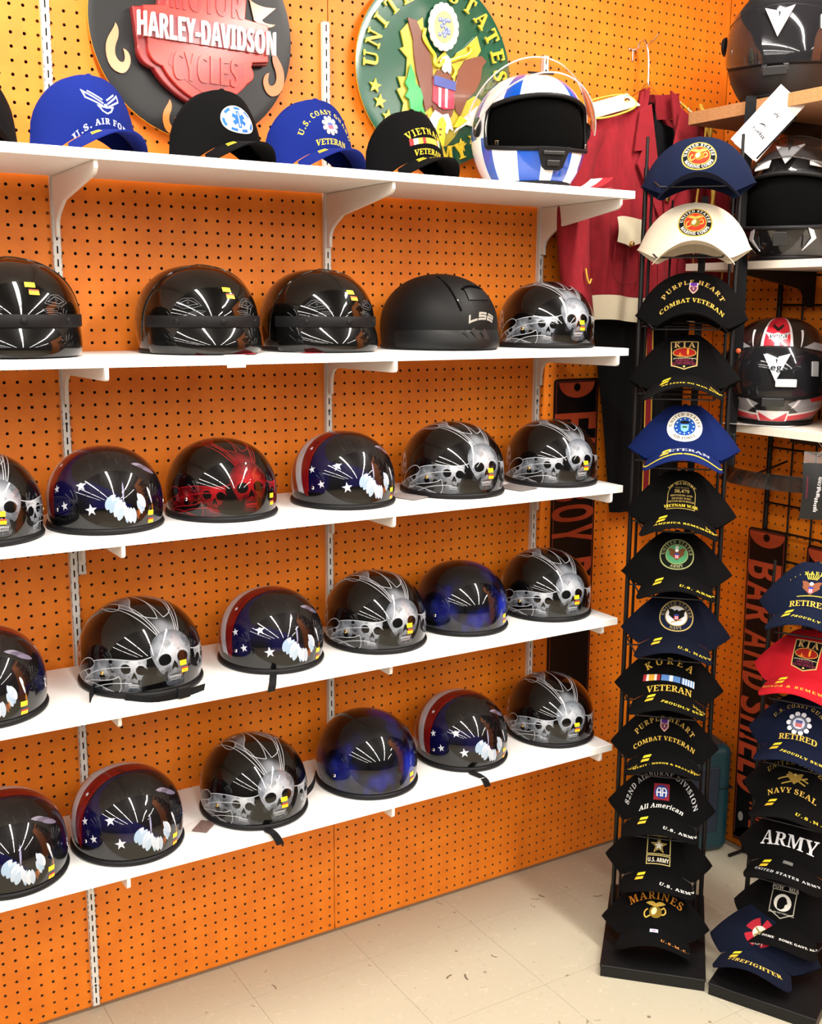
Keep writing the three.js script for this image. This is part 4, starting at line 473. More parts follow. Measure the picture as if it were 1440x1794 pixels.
  coastVet: ['#10206a', (c) => { arcTxt(c, 'U.S. COAST GUARD', 0, -62, 62, 12, YEL, 1.2); c.fillStyle = '#e9dfa6'; for (let i = 0; i < 9; i++) { const a = i * 0.7; c.beginPath(); c.arc(14 * Math.cos(a), -42 + 14 * Math.sin(a), 4, 0, 7); c.fill(); } c.fillStyle = '#f0eef0'; c.beginPath(); c.arc(0, -42, 11.5, 0, 7); c.fill(); c.fillStyle = '#b05a70'; c.fillRect(-6, -42, 12, 7); c.fillStyle = '#5563a8'; c.fillRect(-6, -47, 12, 5); txt(c, 'VETERAN', 0, -8, 14, YEL); }],
  vietVet: ['#040405', (c) => { arcTxt(c, 'VIETNAM', 0, -44, 110, 17, YEL, 1.4); let p = -42; c.save(); c.translate(0, -32); c.rotate(-0.03); for (const [f, w] of [['#c83a3c', 8], ['#ece6d0', 10], ['#e6c94a', 10], ['#c83a3c', 8], ['#e6c94a', 32], ['#c83a3c', 4], ['#ece6d0', 6], ['#3f7a4a', 6]]) { c.fillStyle = f; c.fillRect(p, -5, w, 11); p += w; } c.restore(); txt(c, 'VETERAN', 2, -6, 15, YEL); arcTxt(c, 'PROUDLY SERVED', 20, 44, -150, 8, YEL, 1); leaves(c, 50, 30, 1.4, -1); }],
  plainBlack: ['#040405', (c) => { c.strokeStyle = '#e4e4e0'; c.lineWidth = 4; c.beginPath(); c.moveTo(30, -22); c.quadraticCurveTo(48, -20, 58, -8); c.quadraticCurveTo(64, 0, 72, 0); c.stroke(); }],
};
const capMats = {}; for (const k in CAPS) capMats[k] = phys({ map: capTex(...CAPS[k]), roughness: 0.95, specularIntensity: 0.25 });
const under = std({ color: lin(0.01, 0.01, 0.011), roughness: 0.9 }), stickY = std({ color: lin(0.9, 0.68, 0.03), roughness: 0.45 }), stickO = std({ color: lin(0.85, 0.5, 0.03), roughness: 0.45 });
function cap(kind, label, group, onShelf, stickers = true, seated = false) {
  const t = thing('baseball_cap', label, 'cap', [0, 0, 0], 0, group), B = onShelf ? brimShelf : brimRack;
  part(t, 'crown', seated ? crownShelf : onShelf ? crownOpen : crownRack, capMats[kind]); const b = part(t, 'brim', B.geo, capMats[kind]); part(t, 'sweatband', sweatGeo, under); part(t, 'top_button', capButton, capMats[kind]);
  if (stickers) { part(b, 'price_sticker', B.patch(-0.46, 0.2, 0.019, 0.0085, -0.03), stickY); part(b, 'price_sticker', B.patch(-0.5, 0.4, 0.019, 0.0085, -0.03), stickO); }
  return t;
}
// caps lying on the top shelf
for (const [kind, label, x, z, turn, st] of [
  ['plainBlack', 'black cap with a white squiggle, cut by the left picture edge', -0.19, 0.2, 0.1, false],
  ['airForceWing', 'royal blue cap with white wing emblem on the top shelf', 0.045, 0.19, 0.32, true],
  ['ems', 'black cap with a white and blue six-armed star patch', 0.305, 0.19, 0.3, true],
  ['coastVet', 'royal blue coast guard veteran cap on the top shelf', 0.505, 0.2, 0.2, true],
  ['vietVet', 'black cap with ribbon bar and yellow lettering, left of the striped helmet', 0.735, 0.2, 0.22, true],
]) { const t = cap(kind, label, 'caps on the top shelf', true, st, true); t.position.set(x, shelfTop[0] + 0.046, z - 0.045); t.rotation.set(-0.02, turn, 0, 'YXZ'); t.scale.set(0.86, 0.93, 0.93); }

// ---------- cap display racks ----------
function capRack(label, x, z, yaw, H, tiers, lean, topLoop) {
  const t = thing('cap_rack', label, 'display rack', [x, 0, z], yaw, 'wire cap racks on black bases');
  part(t, 'base', merge(rbox(0.245, 0.006, 0.39, 0.002, 0, 0.027, 0, 1), box(0.241, 0.024, 0.386, 0, 0.012, 0)), M.blackMetal);
  const L = (y, zz = 0) => -0.02 + zz - Math.tan(lean) * y, px = 0.108;
  for (const s of [-1, 1]) { part(t, 'pole', merge(wire([[s * px, 0.03, L(0.03)], [s * px, H - 0.07, L(H - 0.07)]], 0.0058, 10), wire([[s * px, H - 0.07, L(H - 0.07)], [s * px, H, L(H)]], 0.0038, 8)), M.blackMetal); part(t, 'back_pole', wire([[s * 0.095, 0.03, L(0.03, -0.075)], [s * 0.095, H - 0.12, L(H - 0.12, -0.06)]], 0.0036, 8), M.blackMetal); }
  part(t, 'spine', merge(box(0.017, H - 0.16, 0.004, 0, 0, 0).rotateX(-lean).translate(0.03, (H - 0.1) / 2, L((H - 0.1) / 2, -0.07)), wire([[-0.045, 0.03, L(0.03, -0.07)], [-0.045, H - 0.14, L(H - 0.14, -0.07)]], 0.003, 6)), M.blackMetal);
  for (const y of tiers) { const f = 0.088;
    part(t, 'cradle', merge(wire([[-px, y + 0.03, L(y)], [-0.1, y + 0.028, L(y, 0.03)], [-0.072, y, L(y, f)], [0.072, y, L(y, f)], [0.1, y + 0.028, L(y, 0.03)], [px, y + 0.03, L(y)]], 0.0021), wire([[-0.095, y + 0.012, L(y, -0.066)], [0.095, y + 0.012, L(y, -0.066)]], 0.0021), wire([[-px, y + 0.012, L(y)], [-0.095, y + 0.012, L(y, -0.066)]], 0.0021), wire([[px, y + 0.012, L(y)], [0.095, y + 0.012, L(y, -0.066)]], 0.0021), wire([[-px, y + 0.005, L(y)], [px, y + 0.005, L(y)]], 0.0021)), M.wireGrey); }
  if (topLoop) part(t, 'top_loop', wire([[-0.045, H - 0.1, L(H - 0.1, -0.06)], [-0.045, H - 0.012, L(H, -0.05)], [0.06, H - 0.012, L(H, -0.05)], [0.06, H - 0.1, L(H - 0.1, -0.06)]], 0.0032), M.wireGrey);
  return (y, zz, dx = 0) => V(x + dx * Math.cos(yaw) + L(y, zz) * Math.sin(yaw), y, z - dx * Math.sin(yaw) + L(y, zz) * Math.cos(yaw));
}
const T1 = [1.841, 1.683, 1.521, 1.361, 1.2, 1.051, 0.893, 0.742, 0.601, 0.453, 0.297, 0.157], T2 = [0.84, 0.683, 0.53, 0.396, 0.248, 0.092];
const yaw1 = Math.atan2(-0.71, 0.7), yaw2 = Math.atan2(-0.906, 0.424);
const at1 = capRack('tall black wire cap rack standing in the corner', 1.30, 0.4475, yaw1, 1.965, T1, 0.065, true);
const at2 = capRack('low black wire cap rack at the right picture edge', 1.4726, 0.7083, yaw2, 0.985, T2, 0.065, false);
const R1 = [['usmcNavy', 'navy blue cap with round red emblem, topmost on the tall rack', false], ['usmcWhite', 'cream white cap with round red emblem on the tall rack', false], ['purple', 'black purple heart cap right below the cream white one', false], ['kia', 'black cap with pointed shield emblem on the tall rack', true], ['airForce', 'bright blue cap with round white seal on the tall rack', true], ['vietnamMemory', 'black cap with an arched gold memorial panel', true], ['armySeal', 'black cap with a round green seal', true], ['navySeal', 'dark navy cap with white round eagle seal on the tall rack', true], ['korea', 'black cap with red, white and blue ribbon bars', true], ['purple', 'black purple heart cap below the ribbon bar cap', true], ['airborne', 'black cap with a red square patch and white script', true], ['armyStar', 'black cap with a framed gold star', true]];
R1.forEach(([k, label, st], i) => { const t = cap(k, label, 'caps on the tall rack', i < 3, st), q = at1(T1[i] + [0.005, 0.016, 0.021, 0.037, 0.034, 0.028, 0.04, 0.046, 0.05, 0.05, 0.05, 0.05][i], i < 3 ? 0.03 : 0.035, [0.012, 0.01, 0.012, 0.002, 0.01, 0.01, 0.008, 0.012, 0.003, 0, 0, 0][i]); t.position.copy(q); t.rotation.set(i < 3 ? -0.2 : -0.28, yaw1, [0.02, 0, -0.03, 0.02, 0, -0.02, 0.02, -0.03, 0, 0.02, 0, 0][i], 'YXZ'); t.scale.setScalar(0.98); });
{ const t = cap('marines', 'black cap with gold arched lettering lying on the rack base', 'caps on the tall rack', false, false), q = at1(0.07, 0.085, 0.0); t.position.copy(q); t.rotation.set(-0.5, yaw1, 0, 'YXZ'); t.scale.setScalar(0.98); }
const R2 = [['navyRetired', 'navy blue retired cap with eagle, topmost on the low rack'], ['kiaRed', 'bright red cap with pointed shield emblem'], ['coastRetired', 'navy blue retired cap with round silver crest under the red cap'], ['seal', 'black cap with gold eagle and anchor below the silver crest cap'], ['army', 'black cap with large white block letters'], ['pow', 'black cap with white silhouette on a pointed shield']];
R2.forEach(([k, label], i) => { const t = cap(k, label, 'caps on the low rack', false, true), q = at2(T2[i] + 0.05, 0.035, 0.0); t.position.copy(q); t.rotation.set(-0.28, yaw2, [0.02, -0.02, 0, 0.02, 0, 0.02][i], 'YXZ'); t.scale.setScalar(0.98); });
{ const t = cap('fire', 'dark navy firefighter cap lying on the low rack base', 'caps on the low rack', false, true), q = at2(0.072, 0.095, -0.035); t.position.copy(q); t.rotation.set(-0.5, yaw2, 0, 'YXZ'); t.scale.setScalar(0.98); }
// ---------- round painted metal signs above the top shelf ----------
const enamel = (r, g, b, rough = 0.32) => phys({ color: lin(r, g, b), roughness: rough, clearcoat: 0.6, clearcoatRoughness: 0.15 });
const EN = { black: phys({ color: lin(0.01, 0.01, 0.011), roughness: 0.38, specularIntensity: 0.7 }), red: enamel(0.5, 0.022, 0.012, 0.45), redDark: enamel(0.26, 0.008, 0.008, 0.45), maroon: enamel(0.2, 0.008, 0.02), white: enamel(0.85, 0.85, 0.86), flame: enamel(0.58, 0.16, 0.025), flamePale: enamel(0.62, 0.27, 0.13), yellow: enamel(0.86, 0.62, 0.03), olive: enamel(0.5, 0.4, 0.03), green: enamel(0.008, 0.085, 0.045, 0.22), leaf: enamel(0.02, 0.36, 0.09), brown: enamel(0.16, 0.05, 0.028), blue: enamel(0.045, 0.08, 0.32), cream: enamel(0.85, 0.82, 0.7), rose: enamel(0.7, 0.03, 0.07), pink: enamel(0.85, 0.6, 0.6) };
function dentedDisc(R, seed, amp) { // beaten sheet-metal disc, front at z = 0, 4 mm body
  const r = rng(seed), bumps = Array.from({ length: 9 }, () => [(r() - 0.5) * 1.5 * R, (r() - 0.5) * 1.5 * R, (0.12 + r() * 0.25) * R, (r() - 0.5) * amp]);
  const f = (x, y) => bumps.reduce((a, [bx, by, w, h]) => a + h * Math.exp(-((x - bx) ** 2 + (y - by) ** 2) / (w * w)), 0);
  const face = grid(96, 24, (u, v) => { const a = u * 2 * Math.PI, q = R * v; const x = q * Math.cos(a), y = q * Math.sin(a); return [x, y, f(x, y) - (v === 1 ? 0.0012 : 0)]; }, true);
  const rim = grid(96, 1, (u, v) => { const a = u * 2 * Math.PI, x = R * Math.cos(a), y = R * Math.sin(a); return [x, y, (f(x, y) - 0.0012) * (1 - v) - 0.005 * v]; }, true), back = new THREE.CircleGeometry(R, 96).rotateY(Math.PI).translate(0, 0, -0.005);
  return { face, body: merge(rim, back), f };
}
function lettering(s, size, depth, sx = 1, fnt = font) { const g = new TextGeometry(s, { font: fnt, size, depth, curveSegments: 3, bevelEnabled: false }); g.computeBoundingBox(); const b = g.boundingBox; g.translate(-(b.min.x + b.max.x) / 2, -(b.min.y + b.max.y) / 2, 0); g.scale(sx, 1, 1); return g; }
{ // black disc with flames and a red bar-and-shield
  const R = 0.216, t = thing('round_metal_sign', 'round black metal sign with flames and a red shield', 'sign', [0.307, 2.12, 0.012], 0); const D = dentedDisc(R, 12, 0.006);
  const Z = 0.012; part(t, 'disc', D.face.translate(0, 0, Z), EN.black); part(t, 'rim', D.body.translate(0, 0, Z), EN.yellow);
  for (const [x, y] of [[-0.12, 0.12], [0.12, 0.12], [0, -0.17]]) part(t, 'standoff', new THREE.CylinderGeometry(0.006, 0.006, 0.018, 8).rotateX(Math.PI / 2).translate(x, y, 0.0), EN.black);
  const flame = (m) => shapeOf([[0, 0], [m * -0.022, 0.004, m * -0.03, 0.03, m * -0.026, 0.055], [m * -0.022, 0.075, m * -0.008, 0.085, m * -0.004, 0.10], [m * 0.004, 0.09, m * 0.004, 0.075, m * -0.004, 0.06], [m * -0.012, 0.04, m * -0.006, 0.026, m * 0.004, 0.022], [m * 0.014, 0.02, m * 0.016, 0.034, m * 0.01, 0.05], [m * 0.024, 0.048, m * 0.03, 0.03, m * 0.022, 0.014], [m * 0.016, 0.002, m * 0.008, -0.002, 0, 0]]);
  for (const [x, y, m, s, mt] of [[-0.160, -0.1, 1, 0.93, EN.flamePale], [0.172, -0.112, -1, 0.93, EN.flame], [-0.056, -0.208, 1, 0.68, EN.flame], [0.06, -0.205, -1, 0.5, EN.flame], [-0.15, 0.09, 1, 0.9, EN.flame]]) part(t, 'flame', new THREE.ExtrudeGeometry(flame(m), { depth: 0.002, bevelEnabled: false, curveSegments: 6 }).scale(s, s, 1).translate(x, y, Z + 0.002), mt);
  part(t, 'flame', slab([[0.12, 0.075], [0.14, 0.06, 0.18, 0.065], [0.158, 0.046, 0.148, 0.038], [0.15, 0.03, 0.178, 0.032], [0.16, 0.015, 0.13, 0.035]], 0.002).translate(0, 0, Z + 0.002), EN.flame);
  const sh = (k) => shapeOf([[-0.052 * k, 0.15], [0.062 * k, 0.15], [0.058 * k, 0.082], [0.095 * k, 0.076], [0.095 * k, 0.0], [0.07 * k, -0.006], [0.068 * k, -0.018], [0.078 * k, -0.04, 0.062 * k, -0.052], [0.045 * k, -0.09, 0.0, -0.112], [-0.05 * k, -0.085, -0.066 * k, -0.04], [-0.088 * k, -0.034, -0.086 * k, 0.0], [-0.092 * k, 0.076], [-0.058 * k, 0.084]]);
  const shield = new THREE.Group(); shield.name = 'shield'; shield.position.set(0.011, -0.047, Z + 0.004); shield.rotation.z = -0.02; shield.scale.set(1.43, 0.92, 1); t.add(shield);
  part(shield, 'shield_back', new THREE.ExtrudeGeometry(sh(1.05), { depth: 0.016, bevelEnabled: true, bevelSize: 0.002, bevelThickness: 0.002, bevelSegments: 1 }).translate(-0.004, -0.004, 0), EN.redDark);
  const top = sh(0.98); part(shield, 'shield_face', new THREE.ExtrudeGeometry(top, { depth: 0.008, bevelEnabled: true, bevelSize: 0.0012, bevelThickness: 0.0012, bevelSegments: 1 }).translate(0.002, 0, 0.018), EN.red);
  part(shield, 'name_bar', rbox(0.166, 0.05, 0.003, 0.001, 0.003, 0.038, 0.0285, 1), EN.maroon);
  part(shield, 'lettering', merge(lettering('HARLEY-DAVIDSON', 0.050, 0.008, 0.33).translate(0.003, 0.038, 0.029)), EN.white);
  part(shield, 'lettering', lettering('MOTOR', 0.05, 0.003, 0.44).translate(0.002, 0.105, 0.0265), EN.redDark);
  part(shield, 'lower_panel', slab([[-0.05, -0.012], [0.055, -0.012], [0.058, -0.04], [0.03, -0.072, 0.0, -0.09], [-0.034, -0.066, -0.056, -0.034]], 0.0015).translate(0, 0, 0.0268), EN.redDark);
  part(shield, 'lettering', lettering('CYCLES', 0.058, 0.004, 0.36).translate(0.0, -0.036, 0.027), EN.red);
  const tg = part(t, 'price_tag', slab([[-0.011, -0.055], [0.009, -0.055], [0.011, 0.0], [0.004, 0.008], [-0.004, 0.006]], 0.0006).rotateZ(-0.42), std({ color: lin(0.85, 0.68, 0.03), roughness: 0.6 }), 'yellow paper price tag'); tg.position.set(0.006, -0.145, Z + 0.034);
  const tp = part(tg, 'pen_marks', merge(box(0.007, 0.005, 0.0004, -0.008, -0.022, 0.0009), box(0.006, 0.003, 0.0004, -0.011, -0.03, 0.0009)), EN.brown);
}
{ // green disc with a spread eagle
  const R = 0.211, t = thing('round_metal_sign', 'round green metal sign with a spread eagle and yellow letters', 'sign', [0.892, 2.102, 0.012], 0), D = dentedDisc(R, 44, 0.007), Z = 0.012;
  part(t, 'disc', D.face.translate(0, 0, Z), EN.green); part(t, 'rim', D.body.translate(0, 0, Z), EN.olive);
  for (const [x, y] of [[-0.12, 0.12], [0.12, 0.12], [0, -0.17]]) part(t, 'standoff', new THREE.CylinderGeometry(0.006, 0.006, 0.018, 8).rotateX(Math.PI / 2).translate(x, y, 0.0), EN.olive);
  const ring = (s, a0, step, bottom) => [...s].forEach((ch, i) => { if (ch === ' ') return; const a = a0 + step * i, g = lettering(ch, 0.036, 0.005, 0.92, fontSerif).rotateZ(bottom ? -a : -a).translate(0, 0, Z + 0.003); part(t, 'letter', g.translate(0.177 * Math.sin(a), 0.177 * Math.cos(a), 0), EN.yellow); });
  ring('UNITED STATES', -1.52, 0.253);
  [...'ARMY'].forEach((ch, i) => { const a = Math.PI + 0.33 - i * 0.235, g = lettering(ch, 0.036, 0.005, 0.92, fontSerif).rotateZ(-a + Math.PI).translate(0.182 * Math.sin(a), 0.182 * Math.cos(a), Z + 0.003); part(t, 'letter', g, EN.yellow); });
  const starShape = (r) => { const s = new THREE.Shape(); for (let i = 0; i < 10; i++) { const a = Math.PI / 2 + i * Math.PI / 5, q = i % 2 ? r * 0.42 : r; i ? s.lineTo(q * Math.cos(a), q * Math.sin(a)) : s.moveTo(q * Math.cos(a), q * Math.sin(a)); } return s; };
  const sg = new THREE.ExtrudeGeometry(starShape(0.0155), { depth: 0.0025, bevelEnabled: true, bevelSize: 0.0008, bevelThickness: 0.001, bevelSegments: 1 });
  for (const m of [-1, 1]) for (const a of [1.85, 2.05, 2.27, 2.5, 2.73]) { const s = part(t, 'star', sg, EN.yellow); s.position.set(m * 0.172 * Math.sin(a), 0.172 * Math.cos(a), Z + 0.003); s.rotation.z = m * 0.1; }
  // eagle layers, traced as cut sheet: coordinates in a 0.01 m grid
  const cut = (name, pts, z, mat, d = 0.003) => part(t, name, slab(pts.map((p) => [p[0] * 0.0112 + 0.008, p[1] * 0.0108 - 0.026]), d, 0.0006, 4).translate(0, 0, Z + z), mat);
  cut('back_plate', [[-9.6, 9.5], [-8.8, 6.5], [-9.8, 6.0], [-8.0, 4.4], [-8.2, 0.6], [-10.2, 0.4], [-9.4, -1.6], [-10.4, -2.2], [-8.8, -4.8], [-9.2, -6.6], [-7.4, -7.8], [-6.4, -6.4], [-5.2, -10.8], [-4.2, -9.6], [-2.4, -11.5], [-0.6, -12.8], [1.6, -12.6], [3.6, -10.6], [5.2, -8.2], [8.6, -6.6], [10.2, -2.4], [8.6, -1.6], [5.2, -3.6], [6.0, 2.0], [10.0, 8.0], [9.0, 10.8], [6.0, 8.0], [4.0, 6.8], [2.6, 4.8], [1.0, 6.8], [-1.0, 4.8], [-4.2, 10.2], [-4.4, 12.8], [-6.0, 11.6], [-6.4, 9.6], [-8.0, 11.2]], 0.0025, EN.olive);
  cut('wing', [[-8.2, 12.2], [-6.2, 12.0], [-4.8, 9.6], [-3.0, 6.2], [-2.2, 2.8], [-1.8, -1.4], [-2.2, -4.6], [-3.8, -6.0], [-4.4, -3.6], [-5.2, -1.0], [-6.0, 1.6], [-6.6, 5.0], [-6.8, 8.0]], 0.0065, EN.brown); cut('wing', [[10.0, 6.8], [11.2, 5.8], [10.2, 4.6], [9.8, 1.8], [8.6, -0.6], [6.4, -2.6], [4.8, -6.2], [3.6, -5.0], [3.4, -1.0], [4.0, 2.8], [5.8, 5.4], [8.0, 6.2]], 0.0065, EN.brown);
  cut('body', [[-1.0, 2.6], [1.8, 2.8], [3.2, 0.4], [3.6, -3.4], [2.6, -6.4], [0.6, -7.6], [-1.6, -6.4], [-2.6, -3.0], [-2.2, 0.6]], 0.007, EN.brown);
  cut('head', [[0.2, 5.4], [1.2, 5.8], [2.0, 5.0], [2.2, 3.0], [1.8, 2.2], [1.2, 2.7], [0.6, 2.3], [0.0, 2.8], [0.1, 4.0], [-0.6, 4.4]], 0.011, EN.white); cut('beak', [[-0.2, 4.9], [0.5, 5.0], [0.4, 4.2], [-0.4, 4.3]], 0.0135, EN.yellow, 0.002);
  const scroll = part(t, 'scroll', merge(tube([[-0.042, 0.105, 0], [-0.045, 0.085, 0.002], [-0.03, 0.065, 0.002], [-0.018, 0.052, 0], [-0.018, 0.036, 0.002], [-0.008, 0.032, 0.003], [0.002, 0.044, 0.002]], 0.0042, 40, 6), tube([[0.02, 0.046, 0.001], [0.04, 0.055, 0.002], [0.06, 0.062, 0.001], [0.072, 0.074, 0], [0.07, 0.084, 0.001]], 0.0048, 30, 6), tube([[0.026, 0.04, 0.0], [0.034, 0.026, 0.002], [0.026, 0.01, 0.001]], 0.004, 20, 6)).scale(1.12, 1.05, 0.6).translate(0.008, -0.022, Z + 0.012), EN.yellow);
  cut('shield_field', [[-2.0, 1.0], [3.0, 0.2], [2.9, -4.8], [0.6, -5.2], [-2.2, -3.8]], 0.0105, EN.rose); for (const x of [-0.9, 0.7]) cut('shield_stripe', [[x, -0.9], [x + 0.55, -1.0], [x + 0.5, -4.9], [x, -4.75]], 0.0140, EN.pink, 0.0012); cut('shield_top', [[-2.1, 1.4], [3.1, 0.6], [3.1, -1.2], [-2.1, -0.5]], 0.0145, EN.blue, 0.002);
  cut('tail', [[-1.6, -5.6], [0.2, -6.4], [1.6, -6.0], [2.4, -7.8], [2.9, -9.4], [1.9, -9.0], [1.4, -10.2], [0.4, -9.4], [-0.6, -10.4], [-1.4, -9.2], [-2.6, -8.8], [-2.8, -7.4]], 0.009, EN.white);
  cut('olive_branch', [[-7.6, 3.0], [-6.6, 1.0], [-6.4, -0.6], [-5.2, -1.6], [-4.6, -3.2], [-4.8, -4.8], [-4.0, -6.6], [-5.2, -6.0], [-6.6, -7.0], [-7.6, -5.6], [-7.8, -4.0], [-8.8, -3.4], [-8.0, -2.0], [-8.8, -0.8], [-8.2, 0.6]], 0.0095, EN.leaf);
  cut('leg', [[-4.2, -6.8], [-3.4, -6.6], [-3.2, -9.4], [-4.0, -9.2]], 0.0085, EN.brown); cut('arrows', [[3.2, -9.8], [4.8, -7.2], [9.0, -3.8], [11.2, -3.0], [11.4, -5.0], [9.0, -6.6], [7.6, -8.0], [6.2, -7.8], [4.2, -9.0]], 0.009, EN.white); cut('leg', [[3.0, -8.6], [4.6, -6.2], [6.4, -7.0], [4.0, -8.6]], 0.0105, EN.yellow);
  { const s = new THREE.Shape(); for (let i = 0; i <= 48; i++) { const a = i / 48 * 2 * Math.PI, q = 0.045 + 0.003 * Math.abs(Math.sin(a * 8)); const x = 0.012 + q * 0.86 * Math.cos(a), y = 0.098 + q * 1.1 * Math.sin(a); i ? s.lineTo(x, y) : s.moveTo(x, y); } part(t, 'glory', new THREE.ExtrudeGeometry(s, { depth: 0.003, bevelEnabled: true, bevelSize: 0.0006, bevelThickness: 0.0006, bevelSegments: 1 }).translate(0, 0, Z + 0.0085), EN.cream);
    part(t, 'glory_centre', new THREE.CylinderGeometry(0.03, 0.03, 0.003, 28).rotateX(Math.PI / 2).scale(0.86, 1.15, 1).translate(0.012, 0.098, Z + 0.0128), enamel(0.86, 0.76, 0.2));
    const r = rng(6), gs = []; for (let i = 0; i < 16; i++) gs.push(new THREE.SphereGeometry(0.0055, 6, 4).scale(1, 1, 0.4).translate(0.012 + (r() - 0.5) * 0.026, 0.096 + (r() - 0.5) * 0.036, Z + 0.0146)); part(t, 'star_cluster', merge(gs), enamel(0.2, 0.26, 0.55)); }
  const tg = part(t, 'price_tag', slab([[-0.016, -0.055], [0.014, -0.052], [0.012, 0.0], [0.0, 0.014], [-0.009, 0.004]], 0.0006).rotateZ(-0.16), std({ color: lin(0.85, 0.66, 0.03), roughness: 0.6 }), 'yellow paper price tag'); tg.position.set(0.006, -0.112, Z + 0.017); part(tg, 'pen_marks', merge(box(0.008, 0.004, 0.0004, -0.004, -0.016, 0.0008), box(0.006, 0.004, 0.0004, -0.005, -0.028, 0.0008)), EN.brown);
}
// ---------- tall enamelled street-style signs ----------
const signOrange = phys({ color: lin(0.42, 0.06, 0.02), roughness: 0.5, specularIntensity: 0.5 }), signBlack = phys({ color: lin(0.004, 0.004, 0.0045), roughness: 0.3, specularIntensity: 0.45 }), signEdge = enamel(0.12, 0.02, 0.015, 0.3);
function streetSign(name, label, pos, rotY, tilt, W, H, text, small, thick = 0.0025) {
  const t = thing(name, label, 'sign', pos, rotY); t.rotation.z = tilt; const rr = (w, h, r) => { const s = new THREE.Shape(); s.moveTo(-w / 2 + r, -h / 2); s.lineTo(w / 2 - r, -h / 2); s.quadraticCurveTo(w / 2, -h / 2, w / 2, -h / 2 + r); s.lineTo(w / 2, h / 2 - r); s.quadraticCurveTo(w / 2, h / 2, w / 2 - r, h / 2); s.lineTo(-w / 2 + r, h / 2); s.quadraticCurveTo(-w / 2, h / 2, -w / 2, h / 2 - r); s.lineTo(-w / 2, -h / 2 + r); s.quadraticCurveTo(-w / 2, -h / 2, -w / 2 + r, -h / 2); return s; };
  part(t, 'plate', new THREE.ExtrudeGeometry(rr(W, H, 0.012), { depth: thick, bevelEnabled: true, bevelSize: 0.0006, bevelThickness: 0.0006, bevelSegments: 1 }), signBlack);
  const edge = rr(W - 0.008, H - 0.008, 0.01); edge.holes.push(rr(W - 0.014, H - 0.014, 0.009)); part(t, 'border', new THREE.ExtrudeGeometry(edge, { depth: 0.0008, bevelEnabled: false }).translate(0, 0, thick + 0.0005), signEdge);
  for (const m of [-1, 1]) { const s = new THREE.Shape(); s.absarc(0, 0, 0.066, 0, Math.PI, true); s.lineTo(0.066, 0); const g = new THREE.ExtrudeGeometry(s, { depth: 0.0008, bevelEnabled: false, curveSegments: 20 }).scale(0.92, 0.62 * m, 1).translate(0, m * (H / 2 - 0.009), thick + 0.0006); part(t, 'end_arc', m < 0 ? plain(g) : g, signOrange); part(t, 'emblem', new THREE.CylinderGeometry(0.011, 0.011, 0.001, 14).rotateX(Math.PI / 2).translate(0, m * (H / 2 - 0.022), thick + 0.0019), signBlack); }
  let y = H / 2 - 0.085; for (const [ch, adv, sc] of text) { if (ch !== ' ') { const g = lettering(ch, (W - 0.045) * 1.36 * (sc || 1), 0.001); g.computeBoundingBox(); const bw = g.boundingBox.max.x - g.boundingBox.min.x; g.scale((adv * (ch === 'I' ? 0.6 : 0.8)) / bw, 1, 1); part(t, 'letter', g.rotateZ(-Math.PI / 2).translate(sc ? W * 0.16 : -0.002, y - adv / 2, thick + 0.0008), signOrange); } y -= adv; }
  part(t, 'maker_badge', new THREE.CylinderGeometry(0.011, 0.011, 0.001, 12).rotateX(Math.PI / 2).scale(0.8, 1.3, 1).translate(-W * 0.3, -H / 2 + 0.075, thick + 0.0012), std({ color: lin(0.3, 0.3, 0.28), roughness: 0.5 }));
  return t;
}
streetSign('street_sign', 'tall black sign with orange letters behind the right ends of the shelves', [1.361, 0.925, 0.0012], 0, 0.004, 0.15, 0.915, [['F', 0.056], ['A', 0.056], ['T', 0.05], [' ', 0.03], ['B', 0.058], ['O', 0.058], ['Y', 0.058], [' ', 0.036], ['B', 0.055], ['L', 0.05], ['V', 0.056], ['D', 0.06]]);
// ---------- right-hand wall: wire grid, shelves, full-face helmets ----------
{ const t = thing('wire_grid_panel', 'black wire grid panel leaning on the right-hand pegboard wall', 'grid panel', [XR - 0.018, 0, 0], 0);
  const z0 = 0.248, P = 0.0762, nz = 8, yTop = 2.2, y0 = 0.055; for (let i = 0; i <= nz; i++) part(t, i % nz ? 'upright_wire' : 'frame_post', wire([[0, i % nz ? y0 : 0.0, z0 + i * P], [0, yTop, z0 + i * P]], i % nz ? 0.0031 : 0.007, i % nz ? 6 : 10), M.blackMetal);
  for (let j = 0; y0 + j * P <= yTop; j++) part(t, 'cross_wire', wire([[-0.005, y0 + j * P, z0 - 0.002], [-0.005, y0 + j * P, z0 + nz * P + 0.002]], 0.0031, 6), M.blackMetal);
  part(t, 'foot', wire([[0, 0.006, z0], [-0.06, 0.006, z0]], 0.005, 8), M.blackMetal); }
const chip = canvasTex(256, 256, (c, w) => { const r = rng(14); c.fillStyle = '#a9784a'; c.fillRect(0, 0, w, w); for (let i = 0; i < 1800; i++) { c.fillStyle = ['rgba(214,168,116,0.5)', 'rgba(128,84,46,0.5)', 'rgba(188,140,92,0.5)'][(r() * 3) | 0]; c.fillRect(r() * w, r() * w, 3 + r() * 9, 1 + r() * 4); } });
const chipMat = std({ map: rep(chip, 6, 2), roughness: 0.8 }), woodTop = std({ color: lin(0.30, 0.17, 0.1), roughness: 0.6 }), shelfWhite = std({ color: lin(0.74, 0.68, 0.58), roughness: 0.55 });
